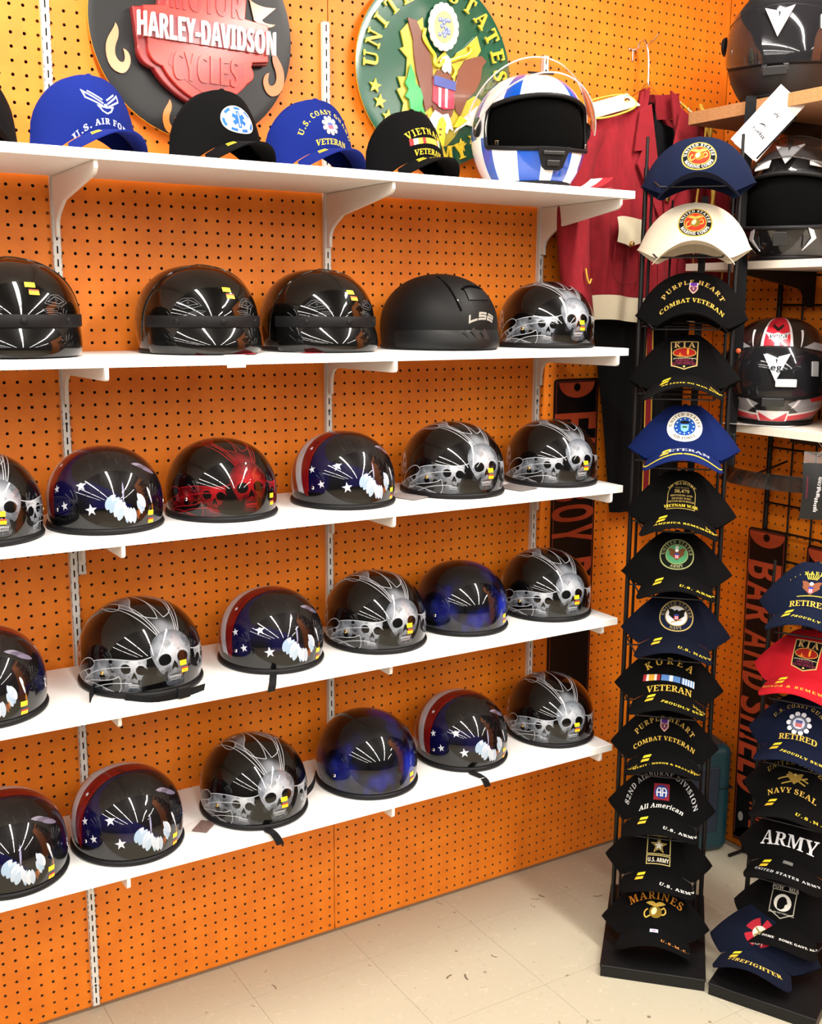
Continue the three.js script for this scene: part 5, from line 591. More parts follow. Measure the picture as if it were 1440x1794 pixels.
function wallShelf(label, y, th, z0, z1, x0, mt, edgeMat, name) { const t = thing('wall_shelf', label, 'shelf', [0, y, 0], 0); const L = z1 - z0; part(t, 'board', box(XR - 0.03 - x0, th, L, (XR - 0.03 + x0) / 2, -th / 2, (z0 + z1) / 2), mt); if (edgeMat) { part(t, 'front_edge', rbox(0.002, th, L, 0.0008, x0 - 0.0005, -th / 2, (z0 + z1) / 2, 1), edgeMat); part(t, 'end_edge', rbox(XR - 0.03 - x0, th, 0.002, 0.0008, (XR - 0.03 + x0) / 2, -th / 2, z0 - 0.0005, 1), edgeMat); }
  for (const z of [z0 + 0.18, z1 - 0.12]) part(t, 'bracket', slab([[0, 0], [0.26, 0], [0.26, -0.012], [0.05, -0.045], [0.02, -0.09], [0, -0.09]], 0.008).rotateY(Math.PI).translate(XR - 0.03, -th, z), M.blackMetal); return t; }
wallShelf('unfinished particle board shelf high on the right-hand wall', 2.052, 0.03, 0.175, 0.95, 1.55, woodTop, chipMat);
wallShelf('cream shelf on the right-hand wall under the plain black open helmet', 1.681, 0.018, 0.19, 0.95, 1.55, shelfWhite);
wallShelf('cream shelf on the right-hand wall under the red and black helmet', 1.289, 0.02, 0.365, 0.95, 1.55, shelfWhite);

// full-face helmet: shell as a sheet in azimuth and elevation with a face port left open
function fullFace(name, label, pos, turn, opt) {
  const t = thing(name, label, 'helmet', pos, turn, opt.group); const W = opt.w || 0.128, L = 0.15, Hh = 0.252, cy = 0.118; t.scale.setScalar(opt.scale || 1);
  const at = (az, el, k = 1) => { const ce = Math.pow(Math.max(0, Math.cos(el < 0 ? el * 0.64 : el)), 0.82), front = Math.max(0, Math.cos(az)), low = Math.max(0, -Math.sin(el)); const chin = 1 + 0.10 * low * Math.pow(front, 1.5), tuck = 1 - 0.2 * low * low * (1 - 0.6 * front); return V(W * ce * Math.sin(az) * tuck * k, cy + (Hh - cy) * Math.sin(el) * k * (el < 0 ? 0.93 : 1), L * ce * Math.cos(az) * chin * tuck * k); };
  const elMin = -1.12, port = opt.port || { az: 1.12, lo: -0.42, hi: 0.5 };
  const hiAt = (az) => port.hi - 0.16 * Math.pow(Math.abs(az) / port.az, 2), loAt = (az) => port.lo + 0.1 * Math.pow(Math.abs(az) / port.az, 3);
  const uvOf = (az, el) => [0.5 + az / (2 * Math.PI), (el - elMin) / (Math.PI / 2 - elMin)];
  const sheet = (a0, a1, e0, e1, nu, nv, k = 1, flip = false) => grid(nu, nv, (u, v) => { const az = a0 + (a1 - a0) * u, lo = typeof e0 === 'function' ? e0(az) : e0, hi = typeof e1 === 'function' ? e1(az) : e1, el = lo + (hi - lo) * v, q = at(az, el, k); return [q.x, q.y, q.z, ...uvOf(az, el)]; }, flip);
  const A = port.az, top = Math.PI / 2 - 0.002;
  part(t, 'shell', merge(sheet(-A, A, hiAt, top, 40, 18), sheet(-A, A, elMin, loAt, 40, 12), sheet(A, 2 * Math.PI - A, elMin, top, 60, 36)), opt.mat);
  part(t, 'liner', merge(sheet(-Math.PI, Math.PI, elMin, top, 40, 20, 0.93), new THREE.CircleGeometry(1, 40).rotateX(Math.PI / 2).scale(W * 0.62, 1, L * 0.68).translate(0, at(0, elMin).y + 0.004, 0.01)), M.liner);
  const rimPts = []; for (let i = 0; i <= 20; i++) { const az = -A + 2 * A * i / 20, q = at(az, hiAt(az), 1.003); rimPts.push([q.x, q.y, q.z]); } for (let i = 20; i >= 0; i--) { const az = -A + 2 * A * i / 20, q = at(az, loAt(az), 1.003); rimPts.push([q.x, q.y, q.z]); }
  part(t, 'port_gasket', tube(rimPts, 0.0052, 140, 6, true), M.rubber); part(t, 'neck_trim', tube(Array.from({ length: 48 }, (_, i) => { const q = at(i / 48 * 2 * Math.PI, elMin, 1.0); return [q.x, q.y, q.z]; }), 0.006, 96, 6, true), M.rubber);
  if (opt.visor) { const v = opt.visor; const B = A + 0.2; part(t, 'visor', merge(sheet(-B, B, (az) => v.lo + 0.12 * Math.pow(Math.abs(az) / B, 2), (az) => v.hi - 0.14 * Math.pow(Math.abs(az) / B, 2), 40, 10, v.k || 1.035)).translate(0, -cy, 0).rotateX(-(v.up || 0)).translate(0, cy, 0), v.mat); if (v.up) for (const e of [v.lo, v.hi]) part(t, 'visor_edge', tube(Array.from({ length: 25 }, (_, i) => { const az = -B + 2 * B * i / 24, sg = e === v.lo ? 0.12 : -0.14, q = at(az, e + sg * Math.pow(Math.abs(az) / B, 2), v.k); return [q.x, q.y, q.z]; }), 0.0018, 70, 6).translate(0, -cy, 0).rotateX(-v.up).translate(0, cy, 0), v.edge || v.mat); for (const s of [-1, 1]) { const q = at(s * (B + 0.06), 0.1, 1.02); part(t, 'visor_hinge', new THREE.CylinderGeometry(0.02, 0.022, 0.008, 20).rotateZ(Math.PI / 2).rotateY(-s * (B + 0.06 - Math.PI / 2)).translate(q.x, q.y, q.z), opt.hinge || M.rubber); } }
  const onShell = (az, el, w, h, k, mt, pn, shape) => { const g = shape && shape.isBufferGeometry ? shape : shape ? slab(shape, 0.002, 0.0006) : rbox(w, h, 0.004, 0.0015, 0, 0, 0, 1); const q = at(az, el, k), q2 = at(az, el, k + 0.05), q3 = at(az, el + 0.05, k), n = at(az + 0.02, el, k).sub(at(az - 0.02, el, k)).cross(q3.clone().sub(q)).normalize(); g.applyQuaternion(new THREE.Quaternion().setFromUnitVectors(V(0, 0, 1), n)); part(t, pn, g.translate(q.x, q.y, q.z), mt); };
  opt.extra && opt.extra(t, at, onShell, sheet); t.position.y -= at(0, elMin).y * (opt.scale || 1) - 0.006; return t;
}
const smokeVisor = phys({ color: lin(0.012, 0.012, 0.014), roughness: 0.12, specularIntensity: 0.3, clearcoat: 1, clearcoatRoughness: 0.03, transparent: true, opacity: 0.86, side: THREE.DoubleSide });
const tintVisor = phys({ color: lin(0.03, 0.027, 0.027), roughness: 0.05, specularIntensity: 0.4, clearcoat: 1, transparent: true, opacity: 0.55, side: THREE.DoubleSide }), clearVisor = phys({ color: lin(0.96, 0.93, 0.92), roughness: 0.03, transmission: 1, thickness: 0, ior: 1.5, side: THREE.DoubleSide });
const matteShell = std({ color: lin(0.006, 0.006, 0.0065), roughness: 0.5 }), silver = std({ color: lin(0.62, 0.63, 0.66), roughness: 0.3, metalness: 0.3 }), ventGrey = std({ color: lin(0.018, 0.018, 0.02), roughness: 0.4 });
const wedge = [[-0.03, 0.028], [-0.003, 0.02], [0, 0.004], [0.004, 0.022], [0.03, 0.03], [0.0, -0.034]];
const glossShell = phys({ color: lin(0.006, 0.006, 0.007), roughness: 0.3, specularIntensity: 0.2, clearcoat: 1, clearcoatRoughness: 0.03 });
const yawR = -1.0; // these face into the shop
fullFace('full_face_helmet', 'black full face helmet with closed smoked visor on the particle board shelf', [1.678, 2.052, 0.36], yawR, { mat: matteShell, scale: 1.08, group: 'full face helmets on the right-hand wall', visor: { lo: -0.42, hi: 0.62, mat: smokeVisor }, extra: (t, at, on) => { on(0.02, 0.22, 0, 0, 1.045, silver, 'visor_badge', wedge); on(0.0, -0.56, 0.05, 0.018, 1.02, ventGrey, 'chin_vent'); on(-0.18, -0.5, 0.012, 0.014, 1.03, ventGrey, 'vent_tab'); on(0.18, -0.5, 0.012, 0.014, 1.03, ventGrey, 'vent_tab'); on(0.75, 0.2, 0.02, 0.03, 1.045, paperMat, 'price_sticker'); } });
fullFace('full_face_helmet', 'gloss black full face helmet with visor flipped up, on the upper cream shelf', [1.672, 1.681, 0.42], yawR - 0.05, { mat: glossShell, scale: 1.07, group: 'full face helmets on the right-hand wall', visor: { lo: -0.38, hi: 0.34, mat: tintVisor, k: 1.07, up: 0.92 }, extra: (t, at, on) => { on(0.0, 0.82, 0, 0, 1.075, silver, 'visor_badge', wedge); on(0.0, -0.62, 0.03, 0.03, 1.02, ventGrey, 'chin_vent'); on(-0.45, 0.62, 0.035, 0.022, 1.068, std({ color: lin(0.8, 0.8, 0.82), roughness: 0.3 }), 'protective_film'); on(0.55, 0.62, 0.03, 0.014, 1.068, paperMat, 'price_sticker');
  for (const s of [-1, 1]) { on(s * 0.5, -0.62, 0, 0, 1.012, silver, 'chin_stripe', [[-0.004 * s, 0.024], [s * 0.008, 0.018], [s * 0.016, 0.0], [s * -0.012, -0.024], [s * 0.006, 0.0]]); on(s * 0.4, -0.66, 0, 0, 1.012, ventGrey, 'chin_stripe', [[0, 0.012], [s * 0.012, 0.002], [0, -0.016]]); } } });
const redTex = canvasTex(1024, 512, (c, w, h) => { const X = (az) => (0.5 + az / 6.2832) * w, Y = (el) => h - (el + 1.12) / (1.5708 + 1.12) * h; c.fillStyle = '#0c0b0c'; c.fillRect(0, 0, w, h); const poly = (f, ...p) => { c.fillStyle = f; c.beginPath(); p.forEach(([a, e], i) => (i ? c.lineTo(X(a), Y(e)) : c.moveTo(X(a), Y(e)))); c.closePath(); c.fill(); };
  const R = '#c4162c', G = '#8f8f94', Wh = '#ded9da'; poly(Wh, [-0.32, 0.45], [0.32, 0.45], [0.42, 1.5], [-0.42, 1.5]); poly(R, [-0.26, 0.45], [0.26, 0.45], [0.36, 1.5], [-0.36, 1.5]); poly('#0c0b0c', [-0.16, 1.0], [0, 0.86], [0.16, 1.0], [0.16, 1.1], [0, 0.96], [-0.16, 1.1]); poly(Wh, [-0.05, 0.45], [0.05, 0.45], [0.05, 0.6], [-0.05, 0.6]);
  for (const s of [-1, 1]) { poly(G, [s * 0.5, 0.5], [s * 0.85, 0.62], [s * 1.5, 0.5], [s * 0.9, 0.4]); poly(Wh, [s * 0.45, 0.44], [s * 0.55, 0.62], [s * 0.7, 0.9], [s * 0.62, 0.9]); poly(R, [s * 1.15, 0.5], [s * 1.6, 0.6], [s * 1.9, 0.3], [s * 1.4, 0.2]); poly(G, [s * 0.28, -0.55], [s * 0.62, -0.4], [s * 1.3, -0.3], [s * 1.9, -0.45], [s * 1.2, -0.7], [s * 0.55, -0.78]); poly(Wh, [s * 0.5, -0.42], [s * 0.58, -0.4], [s * 0.45, -0.62], [s * 0.36, -0.66]); poly(R, [s * 0.72, -0.42], [s * 1.3, -0.34], [s * 1.15, -0.5], [s * 0.8, -0.52]); poly('#1a181a', [s * 0.5, -0.66], [s * 1.5, -0.55], [s * 0.9, -0.62]); poly(R, [s * 0.3, -0.85], [s * 1.0, -0.76], [s * 1.8, -0.62], [s * 1.1, -0.92], [s * 0.3, -1.02]); poly(Wh, [s * 0.3, -0.8], [s * 1.0, -0.71], [s * 1.9, -0.58], [s * 1.0, -0.76], [s * 0.3, -0.86]); }
  poly(Wh, [-0.34, -0.72], [0.34, -0.72], [0.32, -1.05], [-0.32, -1.05]); poly(R, [-0.3, -0.76], [0, -1.0], [0.3, -0.76], [0.28, -1.04], [-0.28, -1.04]); poly('#0c0b0c', [-0.5, -0.36], [0.5, -0.36], [0.2, -0.6], [0, -0.68], [-0.2, -0.6]); poly('#b4b4ba', [-0.34, 0.86], [-0.1, 0.8], [0, 0.84], [0.1, 0.8], [0.34, 0.86], [0.0, 0.56]); c.font = 'italic bold 30px sans-serif'; c.textAlign = 'center'; c.lineWidth = 5; c.strokeStyle = '#d8d8dc'; c.strokeText('vega', X(0), Y(0.7)); c.fillStyle = '#141416'; c.fillText('vega', X(0), Y(0.7)); });
fullFace('full_face_helmet', 'red, white and black full face helmet on the lower cream shelf', [1.672, 1.2915, 0.40], yawR + 0.1, { mat: phys({ map: redTex, roughness: 0.35, clearcoat: 0.9, clearcoatRoughness: 0.04 }), scale: 1.02, group: 'full face helmets on the right-hand wall', visor: { lo: -0.38, hi: 0.5, mat: smokeVisor }, extra: (t, at, on) => { on(0.02, 0.16, 0, 0, 1.045, std({ color: lin(0.55, 0.56, 0.66), roughness: 0.4 }), 'visor_badge', wedge); on(0.02, 0.115, 0, 0, 1.068, M.rubber, 'badge_letters', lettering('eg', 0.013, 0.0006, 1.3)); on(0.2, -0.12, 0.048, 0.018, 1.047, paperMat, 'price_sticker'); on(0.72, 0.12, 0.02, 0.035, 1.045, std({ color: lin(0.4, 0.4, 0.42), roughness: 0.5 }), 'bar_code_sticker'); on(0, -0.5, 0.05, 0.02, 1.03, ventGrey, 'chin_vent'); } });
fullFace('full_face_helmet', 'black and pink full face helmet cut by the right picture edge', [1.685, 1.2895, 0.70], yawR, { mat: phys({ map: canvasTex(512, 256, (c, w, h) => { c.fillStyle = '#0d0c0e'; c.fillRect(0, 0, w, h); c.fillStyle = '#d61e86'; for (const s of [-1, 1]) { c.beginPath(); c.moveTo(w / 2 + s * 40, h * 0.86); c.lineTo(w / 2 + s * 120, h * 0.68); c.lineTo(w / 2 + s * 170, h * 0.82); c.lineTo(w / 2 + s * 90, h * 0.96); c.fill(); c.beginPath(); c.moveTo(w / 2 + s * 60, h * 0.36); c.lineTo(w / 2 + s * 150, h * 0.2); c.lineTo(w / 2 + s * 110, h * 0.44); c.fill(); } }), roughness: 0.35, clearcoat: 0.9 }), group: 'full face helmets on the right-hand wall', visor: { lo: -0.38, hi: 0.5, mat: smokeVisor } });

// striped modular helmet on the top shelf, clear visor raised
const stripeTex = canvasTex(1024, 512, (c, w, h) => { c.fillStyle = '#f2f3f6'; c.fillRect(0, 0, w, h); c.fillStyle = '#0b50b8'; for (const [a, b] of [[-1.35, -1.1], [-0.62, -0.2], [0.06, 0.42], [0.8, 1.15], [1.5, 1.8], [2.2, 2.5], [-2.2, -1.8]]) c.fillRect((0.5 + a / 6.2832) * w, h * 0.62, (b - a) / 6.2832 * w, h); for (const [a, b] of [[-0.95, -0.62], [0.5, 0.8], [1.5, 1.9], [-1.9, -1.5]]) { c.beginPath(); c.moveTo((0.5 + a / 6.2832) * w, h * 0.62); c.lineTo((0.5 + b / 6.2832) * w, h * 0.62); c.lineTo((0.5 + b * 0.9 / 6.2832) * w, 0); c.lineTo((0.5 + a * 0.9 / 6.2832) * w, 0); c.fill(); } });
fullFace('modular_helmet', 'blue and white striped helmet with its clear visor raised', [1.05, shelfTop[0], 0.172], -0.28, { mat: phys({ map: stripeTex, roughness: 0.25, clearcoat: 1, clearcoatRoughness: 0.03 }), scale: 1.0, w: 0.13, port: { az: 1.2, lo: -0.36, hi: 0.55 }, visor: { lo: -0.36, hi: 0.3, mat: clearVisor, k: 1.15, up: 0.98, edge: std({ color: lin(0.62, 0.55, 0.54), roughness: 0.12 }) }, extra: (t, at, on) => {
  on(0, -0.48, 0, 0, 1.02, M.rubber, 'chin_vent', [[-0.038, 0.018], [0.038, 0.018], [0.024, -0.024], [0.016, -0.03], [-0.016, -0.03], [-0.024, -0.024]]); on(0, -0.42, 0.05, 0.008, 1.055, ventGrey, 'vent_louvre'); on(0, -0.6, 0.03, 0.012, 1.06, ventGrey, 'vent_louvre'); for (const s of [-1, 1]) on(s * 0.98, -0.22, 0.01, 0.01, 0.99, M.chrome, 'visor_rivet'); on(0, 1.2, 0.06, 0.012, 1.02, M.rubber, 'top_vent'); part(t, 'visor_side_film', grid(4, 10, (u, v) => { const q = at(0.78 + 0.5 * u, -0.28 + 0.5 * v, 1.153); return [q.x, q.y, q.z]; }).translate(0, -0.118, 0).rotateX(-0.98).translate(0, 0.118, 0), std({ color: lin(0.75, 0.1, 0.05), roughness: 0.25 }), 'red film on the visor side'); } });
{ const t = leaflet('folded red and grey leaflets beside the striped helmet', 1.165, shelfTop[0], 0.262, 0.10, 0.06, 0.35, 0.03); }

// smaller things on the right
{ const t = thing('webbing_strap', 'long black webbing strap hanging in front of the right-hand shelves', 'strap', [0, 0, 0]); part(t, 'webbing', strapGeo([[1.548, 2.062, 0.378], [1.542, 2.05, 0.382], [1.538, 1.95, 0.384], [1.53, 1.78, 0.382], [1.535, 1.69, 0.39], [1.53, 1.6, 0.396], [1.532, 1.43, 0.396], [1.528, 1.26, 0.392]], 0.025, [0.5, 0, 0.86]), M.strap); part(t, 'end_clip', rbox(0.03, 0.085, 0.014, 0.006, 0, 0, 0).rotateY(-1.05).translate(1.528, 1.225, 0.392), M.rubber); part(t, 'snap', new THREE.SphereGeometry(0.0065, 10, 6).scale(0.5, 1, 1).rotateY(0.5).translate(1.527, 1.468, 0.402), std({ color: lin(0.6, 0.1, 0.03), roughness: 0.4 })); }
{ const tex = canvasTex(256, 512, (c, w, h) => { c.fillStyle = '#f4f2f0'; c.fillRect(0, 0, w, h); marks(c, 120, 160, 44, 26, '#2c282c', 5); c.fillStyle = '#1c1a1c'; c.beginPath(); c.moveTo(80, 300); c.quadraticCurveTo(120, 250, 160, 300); c.lineTo(130, 284); c.fill(); marks(c, 70, 330, 110, 26, '#3a363a', 6); }); const t = thing('owner_booklet', 'white folded booklet hanging by a corner from the high helmet', 'booklet', [1.528, 1.99, 0.447]); const g = (d) => new THREE.BoxGeometry(0.075, 0.155, 0.0012).translate(0, 0, d); t.rotation.set(0, -1.0, -0.75, 'YXZ'); part(t, 'cover', g(0.002), std({ map: tex, roughness: 0.6 })); part(t, 'pages', new RoundedBoxGeometry(0.07, 0.15, 0.003, 1, 0.0005).rotateZ(0.05).translate(0.005, -0.003, -0.002), paperMat); part(t, 'bar_code', box(0.006, 0.12, 0.0006, 0.0385, -0.01, -0.0001), M.strap); }
{ const t = thing('smoked_visor', 'spare smoked visor lying flat on two pegs under the lower cream shelf', 'visor', [1.66, 1.135, 0.43]); const sh = (dy) => grid(30, 6, (u, v) => { const a = (u - 0.5) * 2.6, rr = 0.16 - 0.02 * v; return [-rr * Math.cos(a) + 0.06, dy + 0.035 * v, rr * Math.sin(a) * 1.25]; }); part(t, 'lens', merge(sh(0), sh(0.002)), phys({ color: lin(0.03, 0.025, 0.022), roughness: 0.05, clearcoat: 1, transparent: true, opacity: 0.72, side: THREE.DoubleSide })); for (const z of [-0.12, 0.12]) part(t, 'peg_hook', wire([[0.18, 0.03, z], [-0.02, -0.003, z * 0.8], [-0.03, 0.01, z * 0.8]], 0.003), M.blackMetal); }
{ const tex = canvasTex(128, 384, (c, w, h) => { c.fillStyle = '#131316'; c.fillRect(0, 0, w, h); c.save(); c.translate(78, 330); c.rotate(-Math.PI / 2 + 0.08); c.fillStyle = '#e6e6ea'; c.font = 'bold 30px sans-serif'; marks(c, 0, -20, 165, 24, '#e6e6ea', 21); c.fillText('.com', 172, 0); c.restore(); c.fillStyle = 'rgba(150,20,60,0.6)'; c.fillRect(20, 90, 8, 150); }); const t = thing('visor_sleeve', 'black printed sleeve with white vertical lettering hanging on the wire grid', 'package', [1.60, 1.145, 0.595], yawR + 0.1); part(t, 'sleeve', grid(8, 16, (u, v) => { const w = 0.062 * (1 - 0.12 * Math.sin(v * Math.PI)); return [(u - 0.5) * w, (v - 0.5) * 0.135, 0.006 * Math.sin(v * 3.1) + 0.004 * Math.sin(u * 3.14)]; }), std({ map: tex, roughness: 0.4, side: THREE.DoubleSide })); part(t, 'clear_header', box(0.058, 0.028, 0.001, 0, 0.08, 0.002), phys({ color: 0xffffff, transmission: 0.9, roughness: 0.1, thickness: 0 })); part(t, 'loop', tube([[0.0, 0.085, 0.002], [0.012, 0.1, 0.0], [0.0, 0.115, -0.02], [0.0, 0.12, -0.19]], 0.0011, 30, 5), std({ color: lin(0.5, 0.5, 0.55), roughness: 0.4 })); }
streetSign('street_sign', 'tall black sign with orange letters low on the right-hand wall', [XR - 0.029, 0.505, 0.275], -Math.PI / 2, 0.012, 0.13, 0.93, [['B', 0.062], ['A', 0.066], ['R', 0.062], [' ', 0.012], ['A', 0.062], ['N', 0.062], ['D', 0.056], [' ', 0.018], ['S', 0.056], ['H', 0.056], ['I', 0.026], ['E', 0.05], ['L', 0.05], ['D', 0.056], [' ', 0.016], ['A', 0.028, 0.5], ['V', 0.028, 0.5], ['E', 0.028, 0.5]]);
streetSign('street_sign', 'tall black sign at the right picture edge behind the navy retired cap', [XR - 0.029, 0.505, 0.47], -Math.PI / 2, 0.0, 0.13, 0.90, []);
leaflet('white instruction sheets under the red and black helmet', 1.60, 1.2892, 0.43, 0.12, 0.16, 0.35, 0.0006, paperMat);
{ const t = thing('teal_case', 'teal plastic case standing in the corner behind the tall cap rack', 'case', [1.715, 0, 0.125], -0.3); part(t, 'body', rbox(0.24, 0.33, 0.13, 0.03, 0, 0.165, 0, 4), std({ color: lin(0.005, 0.04, 0.055), roughness: 0.35 })); part(t, 'front_panel', rbox(0.17, 0.2, 0.01, 0.004, -0.01, 0.17, 0.064, 2), std({ color: lin(0.01, 0.022, 0.045), roughness: 0.4 })); part(t, 'handle', tube([[-0.05, 0.325, 0], [-0.045, 0.35, 0], [0.045, 0.35, 0], [0.05, 0.325, 0]], 0.007, 24, 8), M.rubber); part(t, 'seam', rbox(0.242, 0.004, 0.132, 0.001, 0, 0.2, 0, 1), M.rubber); }
// ---------- red band jacket and dark trousers ----------
const feltTex = dataTex(256, (i) => { const v = (NF[i] - 0.5) * 26; return [clampB(132 + v), clampB(12 + v * 0.4), clampB(27 + v * 0.4)]; });
const felt = std({ map: rep(feltTex, 3), roughness: 0.95, bumpMap: rep(grainBump, 8), bumpScale: 0.0006 }), creamCloth = std({ color: lin(0.66, 0.58, 0.42), roughness: 0.9, bumpMap: rep(grainBump, 6), bumpScale: 0.0006 }), goldCord = std({ color: lin(0.62, 0.38, 0.04), roughness: 0.6 }), darkLining = phys({ color: lin(0.006, 0.006, 0.007), roughness: 0.9, specularIntensity: 0.25 });
const hangClear = phys({ color: 0xffffff, transmission: 1, roughness: 0.04, thickness: 0.004, ior: 1.49 });
{ const JX = 1.515, t = thing('band_jacket', 'dark red band jacket with cream epaulettes and gold cord on a hanger', 'jacket', [JX, 1.53, 0.075]); const Y = (y) => y - 1.53;
  const fold = (x, y) => 0.006 * Math.sin(x * 46 + y * 5) * (0.4 + 0.6 * Math.max(0, (1.95 - y) * 2.2)) + 0.004 * Math.sin(x * 95 - y * 11);
  const halfW = (y) => y > 1.98 ? 0.225 - (y - 1.98) * 1.15 : 0.2 + 0.012 * Math.sin((y - 1.55) * 7);
  const depth = (x, w) => 0.048 * Math.sqrt(Math.max(0, 1 - (x / w) ** 2));
  const shoulder = (x) => 2.075 - 0.30 * Math.max(0, Math.abs(x) - 0.055) - 0.25 * Math.max(0, Math.abs(x) - 0.17);
  const panel = (s) => merge(grid(24, 40, (u, v) => { // one front, from the opening to the side
    const yTop = 2.06, yb = 1.596, y = yb + (yTop - yb) * v, open = y > 1.86 ? (y - 1.86) * 0.3 : -0.004 * s, w = halfW(Math.min(y, 1.98)); const x = s > 0 ? open + (w - open) * u : -open - (w - open) * u; const yy = Math.min(y, shoulder(x)); return [x, Y(yy), depth(x, w) + fold(x, y) + (s > 0 ? 0.002 : 0)]; }, s < 0));
  part(t, 'front_panel', panel(-1), felt); part(t, 'front_panel', panel(1), felt);
  part(t, 'back_panel', grid(24, 30, (u, v) => { const yb = 1.55, y = yb + (2.06 - yb) * v, w = halfW(Math.min(y, 1.98)), x = (u * 2 - 1) * w; return [x, Y(Math.min(y, shoulder(x))), -depth(x, w) * 0.75]; }, true), felt);
  part(t, 'back_collar', merge([0, 0.006].map((d) => grid(16, 4, (u, v) => { const a = (u - 0.5) * Math.PI; return [0.058 * Math.sin(a), Y(2.05 + 0.06 * v), 0.03 - (0.055 + d) * Math.cos(a) + 0.01 * v]; }, d > 0))), felt);
  part(t, 'lining', grid(16, 20, (u, v) => { const y = 1.62 + 0.47 * v, x = (u * 2 - 1) * (y > 2.04 ? 0.055 : 0.16); return [x, Y(y > 2.04 ? y : Math.min(y, shoulder(x) - 0.012)), -0.014]; }), darkLining);
  const hem = merge([[-1], [1]].map(([s]) => grid(20, 5, (u, v) => { const w = 0.204, o = s > 0 ? 0.004 : 0.012, x = s * (o + (w - o) * u), y = 1.536 + 0.062 * v + 0.004 * Math.sin(x * 30); return [x, Y(y), depth(x, w) * 1.05 + fold(x, y) + 0.004]; }, s < 0)), grid(20, 2, (u, v) => { const x = (u * 2 - 1) * 0.204; return [x, Y(1.536 + 0.062 * v), -depth(x, 0.204) * 0.8]; }, true)); part(t, 'hem_band', hem, creamCloth);
  for (const s of [-1, 1]) { // sleeve: hangs from the shoulder, with a cuff
    const path = new THREE.CatmullRomCurve3([V(s * 0.2, Y(2.0), 0), V(s * 0.232, Y(1.94), 0.004), V(s * 0.252, Y(1.8), 0.01), V(s * 0.248, Y(1.66), 0.012), V(s * 0.225, Y(1.54), 0.014)]);
    part(t, 'sleeve', grid(28, 30, (u, v) => { const c = path.getPoint(v), a = u * 2 * Math.PI, rr = 0.05 - 0.010 * v + 0.003 * Math.sin(a * 3 + v * 8), x = c.x + rr * Math.cos(a) * (v < 0.08 ? 0.75 + v * 3 : 1); return [Math.min(x, 0.325), c.y + (v < 0.06 ? 0.01 * Math.cos(a) * -s : 0), c.z + rr * 0.72 * Math.sin(a)]; }, true), felt);
    part(t, 'cuff_trim', tube([[s * 0.24, Y(1.665), 0.048], [s * 0.235, Y(1.64), 0.05], [s * 0.228, Y(1.628), 0.05], [s * 0.222, Y(1.64), 0.05]], 0.0024, 20, 6), goldCord);
    // lapel and collar
    part(t, 'lapel', slab(shapeOf([[s * 0.052, Y(2.07)], [s * 0.088, Y(2.05)], [s * 0.1, Y(1.955)], [s * 0.074, Y(1.958)], [s * 0.09, Y(1.925)], [s * 0.01, Y(1.80)], [s * 0.006, Y(1.865)]]), 0.004, 0.001).translate(0, 0, 0.052), felt);
    part(t, 'collar', slab(shapeOf([[s * 0.038, Y(2.115)], [s * 0.062, Y(2.1)], [s * 0.094, Y(1.99)], [s * 0.07, Y(1.965)], [s * 0.05, Y(2.03)]]), 0.005, 0.0015).rotateX(-0.06).translate(0, 0, 0.062), felt);
    const ep = part(t, 'epaulette', rbox(0.13, 0.004, 0.062, 0.002, 0, 0, 0, 2), creamCloth, 'cream epaulette edged in gold'); ep.position.set(s * 0.148, Y(2.064), 0.016); ep.rotation.set(0.62, 0, -s * 0.36); part(ep, 'edging', tube([[-s * 0.05, 0, -0.031], [s * 0.064, 0, -0.032], [s * 0.064, 0, 0.032], [-s * 0.05, 0, 0.031], [-s * 0.065, 0, 0]].map((p) => p), 0.0028, 60, 6, true), goldCord); part(ep, 'button', new THREE.SphereGeometry(0.0075, 12, 8).scale(1, 0.5, 1).translate(-s * 0.045, 0.003, 0), M.brass);
    // pockets
    const fl = part(t, 'pocket_flap', grid(12, 8, (u, v) => { const x = s * 0.112 + (u - 0.5) * 0.088, y = 1.762 + (v - 0.5) * 0.06 + (v < 0.4 ? -0.012 * (1 - 2 * Math.abs(u - 0.5)) : 0.004 * Math.sin(u * 5)); return [x, Y(y), 0.062 + 0.006 * Math.sin(u * 6 + v * 3) + 0.004 * (1 - v)]; }), creamCloth, 'cream pocket flap'); part(fl, 'button', new THREE.SphereGeometry(0.0072, 12, 8).translate(s * 0.112, Y(1.728), 0.072), M.brass);
    part(t, 'pocket_seam', tube([[s * 0.112 - 0.042, Y(1.73), 0.057], [s * 0.112 - 0.044, Y(1.655), 0.058], [s * 0.112 - 0.03, Y(1.635), 0.059], [s * 0.112 + 0.03, Y(1.633), 0.057], [s * 0.112 + 0.046, Y(1.655), 0.052], [s * 0.112 + 0.046, Y(1.73), 0.052]], 0.0016, 50, 5), felt); part(t, 'pocket_pleat', box(0.0035, 0.09, 0.004, s * 0.112, Y(1.69), 0.058), felt);
  }
  for (const y of [1.845, 1.735, 1.625]) part(t, 'front_button', new THREE.SphereGeometry(0.0085, 14, 8).scale(1, 1, 0.6).translate(0.012, Y(y), 0.062), M.brass);
  // gold shoulder cord on the right of the picture
  const cord = (pts, r) => tube(pts.map(([x, y, z]) => [x, Y(y), z]), r, 60, 7);
